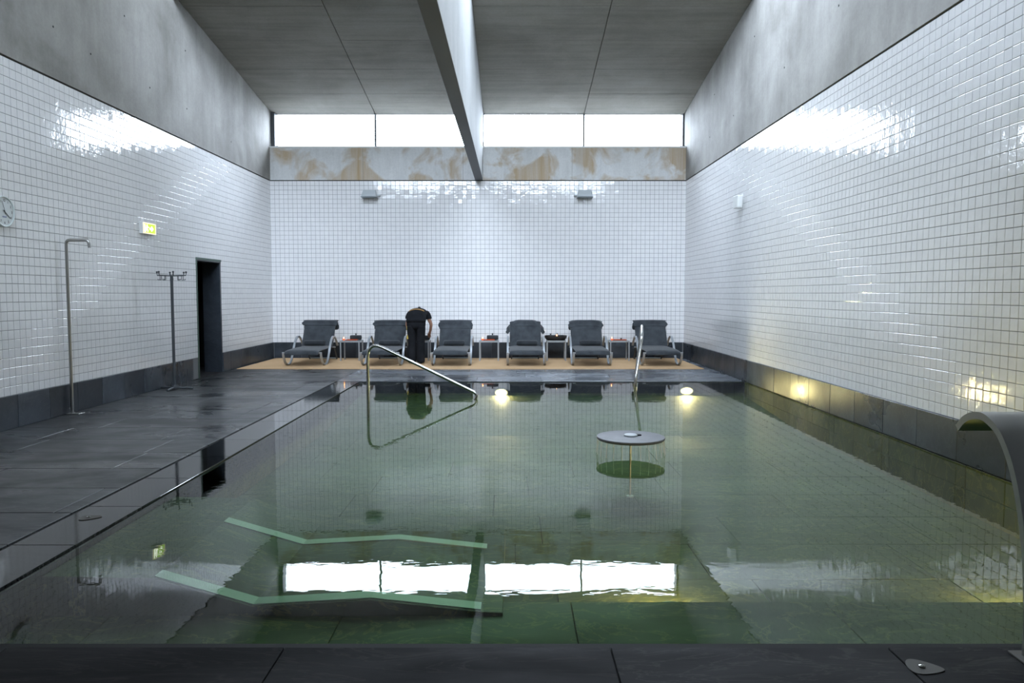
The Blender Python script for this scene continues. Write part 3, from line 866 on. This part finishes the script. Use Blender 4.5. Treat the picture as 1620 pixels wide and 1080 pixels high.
def candle(x, y, z, label):
    t = empty('candle', (x, y, z)); tag(t, label, 'candle', 'lit candles on the side tables')
    MB().lathe([(0.0, 0.0), (0.022, 0.0), (0.027, 0.012), (0.028, 0.04), (0.024, 0.04), (0.022, 0.03), (0.0, 0.028)], 18).build('glass', M['candle'], t, smooth=True)
    MB().lathe([(0.0, 0.03), (0.006, 0.036), (0.0085, 0.045), (0.005, 0.060), (0.0, 0.075)], 10).build('flame', M['flame'], t, smooth=True)
def tray(x, y, z, label, hw=0.125):
    t = empty('tray', (x, y, z)); tag(t, label, 'tray', 'red trays on the side tables')
    MB().cbox(-hw, hw, -0.075, 0.075, 0, 0.008, 0.002).build('base', M['tray'], t)
    for a in ((-hw, hw, -0.075, -0.067), (-hw, hw, 0.067, 0.075), (-hw, -hw + 0.008, -0.067, 0.067), (hw - 0.008, hw, -0.067, 0.067)):
        MB().cbox(*a, 0.008, 0.02, 0.002).build('rim', M['tray'], t)
def bud(x, y, z, label, s=1.0):
    # small dark ornament: a stub with two leaves
    t = empty('ornament', (x, y, z)); tag(t, label, 'ornament', 'small dark ornaments on the side tables')
    MB().lathe([(0.0, 0), (0.012 * s, 0.0), (0.018 * s, 0.012 * s), (0.012 * s, 0.03 * s), (0.005 * s, 0.045 * s), (0.0, 0.05 * s)], 12).build('stub', M['black'], t, smooth=True)
    for sgn in (-1, 1):
        MB().sweep(spline([(0, 0, 0.015 * s), (sgn * 0.016 * s, 0, 0.03 * s), (sgn * 0.036 * s, 0, 0.032 * s)], 4), [(-0.008 * s, -0.002), (0.008 * s, -0.002), (0.008 * s, 0.002), (-0.008 * s, 0.002)]).build('leaf', M['black'], t)
# table 1
tray(TX[0] + 0.03, TY - 0.08, TZ, 'red tray on the side table between the two leftmost loungers')
candle(TX[0] - 0.145, TY - 0.12, TZ, 'lit candle on the side table between the two leftmost loungers')
spiral_roll('hand_towel', 0.055, 0.12, (TX[0] + 0.08, TY + 0.07, TZ + 0.054), (0, 0, 0.06), M['terry_dark'], 'small dark rolled hand towel on the leftmost side table', 'rolled hand towels on the side tables')
bud(TX[0] + 0.08, TY + 0.07, TZ + 0.106, 'small dark ornament on top of the leftmost hand towel')
# table 2 (behind the person)
spiral_roll('hand_towel', 0.055, 0.12, (TX[1] + 0.09, TY - 0.02, TZ + 0.054), (0, 0, -0.05), M['terry_dark'], 'small dark rolled hand towel the bending person is reaching to', 'rolled hand towels on the side tables')
# table 3
tray(TX[2] + 0.0, TY - 0.08, TZ, 'red tray on the side table left of the lounger with the drooping hood')
candle(TX[2] - 0.14, TY - 0.12, TZ, 'lit candle on the side table left of the lounger with the drooping hood')
spiral_roll('hand_towel', 0.055, 0.12, (TX[2] + 0.07, TY + 0.07, TZ + 0.054), (0, 0, 0.04), M['terry_dark'], 'small dark rolled hand towel left of the lounger with the drooping hood', 'rolled hand towels on the side tables')
bud(TX[2] + 0.07, TY + 0.07, TZ + 0.106, 'small dark ornament on the hand towel left of the drooping hood')
# table 4: wide basket
t = empty('basket', (TX[3] - 0.005, TY + 0.02, TZ)); tag(t, 'wide round dark basket on the side table, with a candle before it', 'basket')
MB().lathe([(0.0, 0.0), (0.185, 0.0), (0.225, 0.03), (0.235, 0.075), (0.228, 0.1), (0.215, 0.1), (0.205, 0.06), (0.18, 0.03), (0.0, 0.025)], 32).build('bowl', M['basket'], t, smooth=True)
for k in range(5):
    MB().tube([(0.0 + (0.196 + 0.042 * min(1, k / 2.2)) * math.cos(a), (0.196 + 0.042 * min(1, k / 2.2)) * math.sin(a), 0.01 + 0.0205 * k) for a in [2 * PI * q / 36 for q in range(37)]], 0.009, 6).build('coil', M['basket'], t, smooth=True)
for i, (dx, dy, rz) in enumerate([(-0.10, 0.0, 0.12), (0.10, 0.02, -0.1)]):
    spiral_roll('hand_towel', 0.042, 0.07, (TX[3] + dx, TY + 0.03 + dy, TZ + 0.075), (0, 0, rz), M['terry_dark'], ['small dark rolled hand towel lying left in the wide basket', 'small dark rolled hand towel lying right in the wide basket'][i], 'rolled hand towels on the side tables')
bud(TX[3] - 0.12, TY - 0.02, TZ + 0.114, 'small dark ornament on the left of the wide basket', 0.8)
bud(TX[3] + 0.03, TY + 0.05, TZ + 0.114, 'small dark ornament on the right of the wide basket', 0.8)
t = empty('candle', (TX[3] + 0.01, TY - 0.14, TZ + 0.062)); tag(t, 'lit candle standing in the front of the wide dark basket', 'candle', 'lit candles on the side tables')
MB().lathe([(0.0, 0.0), (0.022, 0.0), (0.027, 0.012), (0.028, 0.04), (0.024, 0.04), (0.022, 0.03), (0.0, 0.028)], 18).build('glass', M['candle'], t, smooth=True)
MB().lathe([(0.0, 0.03), (0.006, 0.036), (0.0085, 0.045), (0.005, 0.060), (0.0, 0.075)], 10).build('flame', M['flame'], t, smooth=True)
# table 5
tray(TX[4] + 0.02, TY - 0.06, TZ, 'red tray on the side table beside the far right lounger', 0.14)
candle(TX[4] - 0.16, TY - 0.10, TZ, 'lit candle on the side table beside the far right lounger')
bud(TX[4] + 0.05, TY - 0.03, TZ + 0.0085, 'small dark ornament on the tray beside the far right lounger', 1.0)

# ------------------------------------------------------------------ the person bending over the second table
def skin_mesh(name, verts, edges, radii, m, parent=None, sub=2, root=0):
    me = bpy.data.meshes.new(name); me.from_pydata(verts, edges, [])
    o = bpy.data.objects.new(name, me); C.objects.link(o)
    md = o.modifiers.new('skin', 'SKIN'); md.use_smooth_shade = True
    for i, r in enumerate(radii):
        me.skin_vertices[0].data[i].radius = r if isinstance(r, tuple) else (r, r)
    me.skin_vertices[0].data[root].use_root = True
    s = o.modifiers.new('subdivision', 'SUBSURF'); s.levels = sub; s.render_levels = sub
    dg = bpy.context.evaluated_depsgraph_get(); dg.update()
    me2 = bpy.data.meshes.new_from_object(o.evaluated_get(dg))
    me2.name = name
    bpy.data.objects.remove(o)
    me2.materials.clear(); me2.materials.append(m)
    for p in me2.polygons: p.use_smooth = True
    o2 = bpy.data.objects.new(name, me2); C.objects.link(o2)
    if parent: o2.parent = parent
    return o2
def make_person(px_, py_):
    V, E_, R_ = [], [], []
    def v(p, r, link=None):
        V.append(p); R_.append(r)
        if link is not None: E_.append((link, len(V) - 1))
        return len(V) - 1
    # origin at floor between the feet; +y is where the person faces
    pel = v((0, 0.0, 0.86), (0.125, 0.10))
    sp1 = v((0, 0.13, 0.99), (0.115, 0.09), pel)
    sp2 = v((0, 0.30, 1.06), (0.125, 0.085), sp1)
    chest = v((0, 0.46, 1.065), (0.13, 0.085), sp2)
    neck = v((0, 0.56, 1.03), 0.052, chest)
    head0 = v((0, 0.62, 0.99), (0.068, 0.075), neck)
    head1 = v((0, 0.70, 0.93), (0.072, 0.085), head0)
    jaw = v((0, 0.755, 0.865), (0.05, 0.06), head1)
    hands = []
    for s, el, wr in ((-1, (-0.245, 0.36, 0.80), (-0.19, 0.44, 0.585)), (1, (0.275, 0.38, 0.80), (0.235, 0.47, 0.62))):
        sh = v((s * 0.165, 0.44, 1.04), 0.058, chest)
        ua = v((s * 0.215, 0.40, 0.93), 0.046, sh)
        e = v(el, 0.037, ua)
        w = v(wr, 0.026, e)
        d = Vector((0.02 * -s, 0.05, -0.045))
        palm = v(tuple(Vector(wr) + d), (0.036, 0.018), w)
        tip0 = Vector(wr) + d
        for k, (off, ln) in enumerate(((-0.026, 0.062), (-0.009, 0.075), (0.009, 0.07), (0.025, 0.055))):
            k1 = v(tuple(tip0 + Vector((off, 0.026, -0.018))), 0.0085, palm)
            k2 = v(tuple(tip0 + Vector((off * 1.1, 0.026 + ln * 0.45, -0.018 - ln * 0.3))), 0.008, k1)
            v(tuple(tip0 + Vector((off * 1.1, 0.026 + ln * 0.7, -0.018 - ln * 0.75))), 0.0065, k2)
        th1 = v(tuple(Vector(wr) + d * 0.45 + Vector((-s * 0.034, 0.0, -0.008))), 0.0105, w)
        v(tuple(Vector(wr) + d * 0.45 + Vector((-s * 0.046, 0.035, -0.035))), 0.008, th1)
        hip = v((s * 0.088, 0.0, 0.80), (0.092, 0.10), pel)
        kn = v((s * 0.092, 0.03, 0.46), 0.06, hip)
        ca = v((s * 0.094, 0.0, 0.32), 0.055, kn)
        an = v((s * 0.095, -0.01, 0.09), 0.037, ca)
        ball = v((s * 0.10, 0.10, 0.045), (0.038, 0.028), an)
    body = skin_mesh('person', V, E_, R_, M['skin'])
    body.location = (px_, py_, LZ0)
    tag(body, 'person in dark uniform bending forward over a side table, back to the pool', 'person')
    def loft(name, rings, m, seg=20, capx=True):
        # rings: (centre, rx, ry, axis tangent) -> closed tube of ellipses
        vs, fs = [], []
        for c, rx, ry, t in rings:
            t = Vector(t).normalized(); sx = Vector((1, 0, 0)); sx = (sx - t * sx.dot(t)).normalized(); sy = t.cross(sx)
            for j in range(seg):
                a = 2 * PI * j / seg
                vs.append(Vector(c) + sx * rx * math.cos(a) + sy * ry * math.sin(a))
        n = len(rings)
        for i in range(n - 1):
            for j in range(seg): fs.append((i * seg + j, i * seg + (j + 1) % seg, (i + 1) * seg + (j + 1) % seg, (i + 1) * seg + j))
        fs.append(tuple(range(seg))); fs.append(tuple((n - 1) * seg + j for j in range(seg)))
        return vs, fs
    # trousers: seat and two wide legs
    mb = MB()
    mb.add(*loft('t', [((0, 0.07, 0.97), 0.16, 0.10, (0, 0.6, 1)), ((0, 0.03, 0.92), 0.195, 0.135, (0, 0.35, 1)), ((0, 0.0, 0.84), 0.205, 0.155, (0, 0.1, 1)), ((0, 0.0, 0.76), 0.197, 0.145, (0, 0, 1)), ((0, 0.01, 0.70), 0.16, 0.11, (0, 0, 1))], None))
    for s_ in (-1, 1):
        mb.add(*loft('l', [((s_ * 0.085, 0.0, 0.82), 0.10, 0.13, (0, 0, 1)), ((s_ * 0.098, 0.0, 0.76), 0.100, 0.135, (0, 0, 1)), ((s_ * 0.093, 0.015, 0.62), 0.096, 0.11, (0, 0, 1)), ((s_ * 0.088, 0.02, 0.45), 0.087, 0.092, (0, 0, 1)), ((s_ * 0.087, 0.0, 0.25), 0.086, 0.09, (0, 0, 1)), ((s_ * 0.090, -0.005, 0.03), 0.093, 0.11, (0, 0, 1)), ((s_ * 0.090, -0.005, 0.022), 0.080, 0.10, (0, 0, 1))], None))
    mb.build('trousers', M['uniform'], body, smooth=True, sub=1)
    # shirt: rounded back, shoulders and short sleeves
    mb = MB()
    mb.add(*loft('s', [((0, -0.035, 0.845), 0.200, 0.135, (0, 0.2, 1)), ((0, -0.03, 0.87), 0.212, 0.150, (0, 0.3, 1)), ((0, 0.03, 0.95), 0.208, 0.140, (0, 0.7, 1)), ((0, 0.13, 1.02), 0.205, 0.130, (0, 1, 0.6)), ((0, 0.27, 1.05), 0.202, 0.118, (0, 1, 0.15)), ((0, 0.42, 1.05), 0.205, 0.108, (0, 1, -0.1)), ((0, 0.51, 1.03), 0.15, 0.088, (0, 1, -0.4)), ((0, 0.565, 1.005), 0.075, 0.065, (0, 1, -0.6))], None))
    for s_ in (-1, 1):
        mb.add(*loft('a', [((s_ * 0.13, 0.42, 1.06), 0.06, 0.06, (s_ * 0.9, 0, -0.4)), ((s_ * 0.175, 0.42, 1.035), 0.078, 0.078, (s_ * 0.6, 0, -0.8)), ((s_ * 0.21, 0.405, 0.965), 0.068, 0.072, (s_ * 0.25, -0.1, -1)), ((s_ * 0.222, 0.395, 0.915), 0.066, 0.070, (s_ * 0.2, -0.1, -1)), ((s_ * 0.222, 0.395, 0.912), 0.055, 0.058, (s_ * 0.2, -0.1, -1))], None))
    mb.build('shirt', M['uniform'], body, smooth=True, sub=1)
    # hair, pinned up into a small knot
    skin_mesh('hair', [(0, 0.60, 1.03), (0, 0.66, 0.985), (0, 0.72, 0.94), (0, 0.55, 1.12), (0, 0.53, 1.185)], [(0, 1), (1, 2), (0, 3), (3, 4)], [0.07, 0.088, 0.085, 0.05, 0.026], M['hair'], body, 2, 0)
    # tan apron band over the upper back
    pts = []
    tt = Vector((0, 1, 0.6)).normalized(); sy = tt.cross(Vector((1, 0, 0)))
    if sy.z < 0: sy = -sy
    for k in range(17):
        a = PI * (0.22 + 0.56 * k / 16)
        pts.append(Vector((0, 0.13, 1.02)) + Vector((1, 0, 0)) * 0.206 * math.cos(a) + sy * 0.132 * math.sin(a))
    o = MB().sweep(pts, [(-0.013, -0.004), (0.013, -0.004), (0.013, 0.004), (-0.013, 0.004)], up=sy).build('apron_band', M['tan'], body); o['label'] = 'tan apron band'
    # shoes
    for s in (-1, 1):
        skin_mesh('shoe', [(s * 0.095, -0.045, 0.038), (s * 0.097, 0.05, 0.04), (s * 0.102, 0.15, 0.03), (s * 0.104, 0.19, 0.026)], [(0, 1), (1, 2), (2, 3)], [(0.038, 0.034), (0.042, 0.038), (0.042, 0.028), (0.03, 0.022)], M['black'], body, 2, 0)
    # key tag hanging by a yellow strap from the waist
    MB().sweep(spline([(-0.185, 0.02, 0.80), (-0.19, -0.02, 0.74), (-0.172, -0.03, 0.66), (-0.168, -0.03, 0.60)], 4), [(-0.010, -0.002), (0.010, -0.002), (0.010, 0.002), (-0.010, 0.002)]).build('key_strap', M['gold'], body)
    MB().cbox(-0.192, -0.148, -0.045, -0.025, 0.515, 0.60, 0.004).build('key_tag', M['gold'], body)
    return body
make_person(-1.995, 15.78)

# ------------------------------------------------------------------ handrails in the water
def handrail(name, pts, r, label, corner):
    t = empty(name, (pts[0][0], pts[0][1], PF)); tag(t, label, 'handrail', 'steel pool handrails')
    o = MB().tube(round_path(pts, corner, 10), r, 16).build('rail', M['steel'], t, smooth=True)
    o.matrix_parent_inverse = Matrix.Translation(-Vector(t.location))
    for p in (pts[0], pts[-1]):
        o = MB().lathe([(0.05, 0.0), (0.05, 0.006), (r, 0.012)], 20, Matrix.Translation((p[0], p[1], PF))).build('base_flange', M['steel_satin'], t, smooth=True)
        o.matrix_parent_inverse = Matrix.Translation(-Vector(t.location))
handrail('handrail', [(-2.065, 10.83, PF), (-2.065, 10.83, 0.80), (-0.47, 10.62, 0.05), (-0.58, 10.60, -0.10), (-0.60, 10.60, PF)], 0.022,
         'long steel handrail sloping down to the right into the pool', 0.26)
handrail('handrail', [(2.035, 12.50, PF), (2.035, 12.50, -0.02), (2.14, 12.50, 0.97), (2.06, 12.0, 0.78), (1.92, 11.75, 0.12), (1.92, 11.75, PF)], 0.022,
         'steel handrail seen end-on at the far pool edge before the right loungers', 0.12)

# ------------------------------------------------------------------ water umbrella: slate disc with falling jets
DX, DY, DZ, DR = 1.098, 6.95, 0.15, 0.315
t = empty('water_mushroom', (DX, DY, PF)); tag(t, 'round dark slate water disc over the pool with thin jets falling from its rim', 'fountain')
zb = DZ - PF
MB().lathe([(0.0, zb - 0.045), (0.22, zb - 0.045), (DR - 0.012, zb - 0.03), (DR, zb - 0.016), (DR - 0.004, zb - 0.004), (DR - 0.03, zb), (0.0, zb + 0.002)], 56).build('disc', M['slate_disc'], t, smooth=True)
MB().lathe([(0.035, 0.0), (0.035, 0.01), (0.010, 0.016), (0.009, zb - 0.045)], 16).build('pedestal', M['steel_satin'], t, smooth=True)
MB().lathe([(0.062, zb), (0.062, zb + 0.012), (0.055, zb + 0.017), (0.0, zb + 0.018)], 24, Matrix.Scale(1, 4)).build('cap', M['grey_plastic'], t, smooth=True)
MB().cbox(0.06, 0.10, 0.005, 0.06, zb, zb + 0.014, 0.003).build('latch', M['black'], t)
NJ = 24
for k in range(NJ):
    a = 2 * PI * (k + 0.5) / NJ
    rr = DR - 0.01
    pts = [(rr * math.cos(a), rr * math.sin(a), zb - 0.03)]
    for q in range(1, 7):
        f = q / 6
        pts.append(((rr + 0.012 * f) * math.cos(a) + 0.001 * random.uniform(-1, 1), (rr + 0.012 * f) * math.sin(a), zb - 0.03 - f * (0.12 + 0.014)))
    MB().tube(pts, [0.0035, 0.0032, 0.0028, 0.0026, 0.0026, 0.0028, 0.0030], 7).build('water_jet', M['jet'], t, smooth=True)

# ------------------------------------------------------------------ swan-neck spout at the right edge
t = empty('swan_neck_spout', (2.3, 2.95, 0)); tag(t, 'broad curved steel swan-neck spout arching over the pool at the right edge', 'spout')
prof = spline([(2.30, 2.95, 0.0), (2.30, 2.955, 0.22), (2.30, 2.985, 0.46), (2.30, 3.06, 0.71), (2.30, 3.155, 0.86), (2.30, 3.25, 0.918), (2.30, 3.33, 0.925), (2.30, 3.41, 0.895), (2.30, 3.465, 0.845)], 7)
hw = 0.25
o = MB().sweep(prof, [(-hw, -0.016), (hw, -0.016), (hw, 0.016), (-hw, 0.016)], up=Vector((0, -1, 0.0001))).build('blade', M['steel_satin'], t, smooth=True)
o.matrix_parent_inverse = Matrix.Translation(-Vector(t.location))
o = MB().cbox(2.02, 2.58, 2.89, 3.01, 0.0005, 0.012, 0.003).build('base_plate', M['dull_metal'], t)
o.matrix_parent_inverse = Matrix.Translation(-Vector(t.location))

# ------------------------------------------------------------------ floor fittings
def floor_plate(x, y, z, rx, ry, rz, label):
    t = empty('floor_plate', (x, y, z), rz); tag(t, label, 'floor plate', 'pale metal plates in the paving')
    n = 28
    pts = [(rx * math.cos(2 * PI * k / n) * (1 + 0.18 * math.cos(2 * PI * k / n)), ry * math.sin(2 * PI * k / n) * (1 - 0.35 * math.cos(2 * PI * k / n))) for k in range(n)]
    MB().prism(pts, 0.0, 0.003, 'z').build('plate', M['dull_metal'], t)
    MB().lathe([(0.012, 0.003), (0.012, 0.008), (0.008, 0.011), (0.0, 0.012)], 16).build('knob', M['steel'], t, smooth=True)
floor_plate(1.605, 2.885, 0.0012, 0.068, 0.058, -0.25, 'pale leaf-shaped metal plate set in the near paving at the lower right')
floor_plate(-2.777, 4.89, -0.003, 0.068, 0.05, 0.3, 'pale oval metal plate set in the flooded kerb at the left')

# ------------------------------------------------------------------ shower pole
t = empty('shower_pole', (-5.36, 9.22, 0)); tag(t, 'tall bent steel shower pipe standing beside the left wall', 'shower')
o = MB().tube(round_path([(-5.385, 9.22, 0.0), (-5.385, 9.22, 2.11), (-5.115, 9.22, 2.11), (-5.105, 9.22, 2.02)], 0.05, 8), 0.019, 16).build('pipe', M['steel_satin'], t, smooth=True)
o.matrix_parent_inverse = Matrix.Translation(-Vector(t.location))
o = MB().cbox(-5.425, -5.265, 9.15, 9.29, 0.0008, 0.008, 0.002).build('base_plate', M['steel_satin'], t)
o.matrix_parent_inverse = Matrix.Translation(-Vector(t.location))
# ------------------------------------------------------------------ coat stand
t = empty('coat_stand', (-5.17, 11.56, 0.001)); tag(t, 'grey metal coat stand on three feet between shower and doorway', 'coat stand')
MB().tube([(0, 0, 0.03), (0, 0, 1.75)], 0.022, 14).build('pole', M['charcoal_metal'], t, smooth=True)
MB().lathe([(0.036, 0.015), (0.036, 0.05), (0.026, 0.07), (0.022, 0.07)], 16).build('collar', M['charcoal_metal'], t, smooth=True)
for a in (8, 158, 268):
    r = math.radians(a); ln = 0.27 if a != 268 else 0.24
    MB().tube([(0, 0, 0.032), (ln * math.cos(r), ln * math.sin(r), 0.017)], 0.017, 10).build('foot', M['charcoal_metal'], t, smooth=True)
for a in (5, 185, 60, 240, 120, 300):
    r = math.radians(a); ln = 0.21
    d = Vector((math.cos(r), math.sin(r), 0))
    arm = MB().tube([Vector((0, 0, 1.735)), d * ln + Vector((0, 0, 1.742)), d * (ln + 0.004) + Vector((0, 0, 1.785))], 0.0085, 8).build('arm', M['charcoal_metal'], t, smooth=True)
    for q in (0.10, 0.17):
        hk = round_path([d * q + Vector((0, 0, 1.74)), d * q + Vector((0, 0, 1.672)), d * (q + 0.03) + Vector((0, 0, 1.672)), d * (q + 0.03) + Vector((0, 0, 1.69))], 0.012, 4)
        MB().tube(hk, 0.0045, 6).build('hook', M['charcoal_metal'], arm, smooth=True)
    MB().lathe([(0.0, -0.016), (0.012, -0.01), (0.016, 0), (0.012, 0.01), (0.0, 0.016)], 10, Matrix.Translation(d * (ln + 0.004) + Vector((0, 0, 1.79)))).build('knob', M['charcoal_metal'], arm, smooth=True)

# ------------------------------------------------------------------ clock
CR = 0.165
t = empty('wall_clock', (XL + 0.004, 8.14, 2.335)); t.rotation_euler = (PI / 2, 0, PI / 2)      # local x -> +y world, local y -> up, local z -> +x world
tag(t, 'round white wall clock high on the left wall, cut by the picture edge', 'clock')
MB().lathe([(CR - 0.02, 0.0), (CR, 0.004), (CR, 0.05), (CR - 0.006, 0.056), (CR - 0.016, 0.054), (CR - 0.018, 0.044)], 56).build('case', simple('pale_clock_case', (0.62, 0.68, 0.68), 0.35), t, smooth=True)
MB().lathe([(CR - 0.017, 0.030), (CR - 0.017, 0.045), (0.0, 0.045)], 48).build('dial', simple('clock_dial', (0.66, 0.70, 0.71), 0.5), t)
def text_mesh(s, size):
    cu = bpy.data.curves.new('t', 'FONT'); cu.body = s; cu.size = size; cu.align_x = 'CENTER'; cu.align_y = 'CENTER'; cu.extrude = 0.0006
    ob = bpy.data.objects.new('t', cu); C.objects.link(ob)
    dg = bpy.context.evaluated_depsgraph_get(); dg.update()
    me = bpy.data.meshes.new_from_object(ob.evaluated_get(dg)); bpy.data.objects.remove(ob)
    return me
ink = simple('clock_ink', (0.02, 0.022, 0.025), 0.5)
for h in range(1, 13):
    a = PI / 2 - h * PI / 6
    me = text_mesh(str(h), 0.038); me.materials.clear(); me.materials.append(ink)
    link_mesh('numeral', me, t, (0.118 * math.cos(a), 0.118 * math.sin(a), 0.0462))
def hand(name, ang, ln, w, z):
    a = PI / 2 - math.radians(ang); R = Matrix.Rotation(a, 4, 'Z')
    MB().add([R @ Vector(p) for p in [(-0.025, -w, z), (-0.025, w, z), (ln, w * 0.6, z), (ln, -w * 0.6, z), (-0.025, -w, z + 0.0015), (-0.025, w, z + 0.0015), (ln, w * 0.6, z + 0.0015), (ln, -w * 0.6, z + 0.0015)]],
             [(0, 1, 2, 3), (7, 6, 5, 4), (0, 4, 5, 1), (1, 5, 6, 2), (2, 6, 7, 3), (3, 7, 4, 0)]).build(name, ink, t)
hand('minute_hand', 340, 0.115, 0.0035, 0.052)
hand('hour_hand', 127, 0.105, 0.006, 0.0495)
lg = simple('blue_print', (0.10, 0.13, 0.30), 0.5)
for k in range(6):
    MB().box(-0.036 + k * 0.012, -0.028 + k * 0.012, -0.062, -0.050 + 0.003 * (k % 2), 0.0455, 0.0462).build('dial_mark', lg, t)

# ------------------------------------------------------------------ emergency exit sign
t = empty('exit_sign', (XL + 0.004, 11.36, 2.43)); t.rotation_euler = (PI / 2, 0, PI / 2)
tag(t, 'lit green and white emergency exit sign box on the left wall', 'exit sign')
MB().cbox(-0.20, 0.20, -0.085, 0.085, 0.0, 0.055, 0.004).build('housing', M['white_plastic'], t)
MB().box(-0.185, 0.185, -0.07, 0.07, 0.055, 0.057).build('light_panel', simple('exit_panel_green', (0.3, 0.6, 0.1), 0.4, emit=(0.50, 0.85, 0.02), estr=1.1), t)
for a in ((-0.195, 0.195, 0.066, 0.08), (-0.195, 0.195, -0.08, -0.066), (-0.195, -0.178, -0.066, 0.066), (0.178, 0.195, -0.066, 0.066)):
    MB().box(*a, 0.055, 0.061).build('bezel', simple('exit_bezel', (0.8, 0.75, 0.6), 0.4, emit=(1, 0.82, 0.55), estr=0.9), t)
sgn_w = simple('exit_pictogram_white', (1, 1, 0.95), 0.4, emit=(1, 1, 0.9), estr=4.0)
# running figure
fig = MB()
fig.prism([(-0.075 + 0.013 * math.cos(2 * PI * k / 14), 0.042 + 0.013 * math.sin(2 * PI * k / 14)) for k in range(14)], 0.0575, 0.0585, 'z')
fig.prism([(-0.09, 0.028), (-0.066, 0.026), (-0.075, -0.01), (-0.045, -0.022), (-0.048, -0.052), (-0.060, -0.052), (-0.058, -0.03), (-0.09, -0.014), (-0.112, -0.052), (-0.126, -0.046), (-0.105, -0.008)], 0.0575, 0.0585, 'z')
fig.prism([(-0.068, 0.024), (-0.045, 0.008), (-0.026, 0.014), (-0.030, 0.022), (-0.044, 0.019), (-0.064, 0.034)], 0.0575, 0.0585, 'z')
fig.build('running_figure', sgn_w, t)
MB().box(-0.155, -0.13, -0.055, 0.055, 0.0575, 0.0585).build('door_symbol', sgn_w, t)
MB().prism([(0.005, 0.014), (0.06, 0.014), (0.06, 0.040), (0.125, 0.0), (0.06, -0.040), (0.06, -0.014), (0.005, -0.014)], 0.0575, 0.0585, 'z').build('arrow', sgn_w, t)

# ------------------------------------------------------------------ wall floodlights on the back wall
def floodlight(x, s, label):
    t = empty('wall_floodlight', (x, YB - 0.004, 3.70)); tag(t, label, 'wall light', 'grey floodlights on the back wall')
    # wedge housing leaning out of the wall; top, sloping front
    prof = [(-0.03, 0.085), (-0.15, 0.085), (-0.25, -0.05), (-0.25, -0.075), (-0.03, -0.075)]
    n = len(prof); vs = []
    for sx, k in ((-1, 1), (1, 1)):
        for i, (y, z) in enumerate(prof):
            vs.append((sx * (0.135 if z > 0 else 0.165), y, z))
    fs = [tuple(range(n)), tuple(range(2 * n - 1, n - 1, -1))] + [(i, i + n, (i + 1) % n + n, (i + 1) % n) for i in range(n)]
    MB().add(vs, fs).build('housing', M['grey_plastic'], t, bevel=0.012)
    MB().cbox(-0.175, 0.175, -0.255, -0.03, -0.092, -0.076, 0.004).build('rim', simple('flood_rim', (0.20, 0.24, 0.26), 0.4), t)
    MB().cbox(-0.07, 0.07, -0.05, 0.0, -0.06, 0.04, 0.006).build('wall_box', M['grey_plastic'], t)
    MB().tube([(s * 0.17, -0.07, -0.03), (s * 0.215, -0.07, -0.03), (s * 0.215, -0.02, -0.03)], 0.022, 10).build('pivot', M['grey_plastic'], t, smooth=True)
floodlight(-3.19, 1, 'grey wedge floodlight on the back wall, left of the beam')
floodlight(1.63, -1, 'grey wedge floodlight on the back wall, right of the beam')

# ------------------------------------------------------------------ white loudspeaker box on the right wall
t = empty('wall_speaker', (XR - 0.004, 13.02, 3.02)); tag(t, 'small white loudspeaker box bracketed to the right tiled wall', 'speaker')
MB().cbox(-0.125, -0.035, -0.09, 0.09, -0.105, 0.105, 0.006, Matrix.Rotation(0.12, 4, 'Z')).build('cabinet', M['white_plastic'], t)
MB().cbox(-0.006, 0.0, -0.03, 0.03, -0.05, 0.14, 0.001).build('wall_plate', M['white_plastic'], t)
MB().tube([(-0.005, 0, 0.0), (-0.05, 0, 0.0)], 0.012, 10).build('arm', M['steel_satin'], t, smooth=True)
MB().cbox(-0.115, -0.045, -0.094, -0.088, -0.09, 0.09, 0.001, Matrix.Rotation(0.12, 4, 'Z')).build('grille', simple('speaker_grille', (0.70, 0.72, 0.72), 0.6), t)
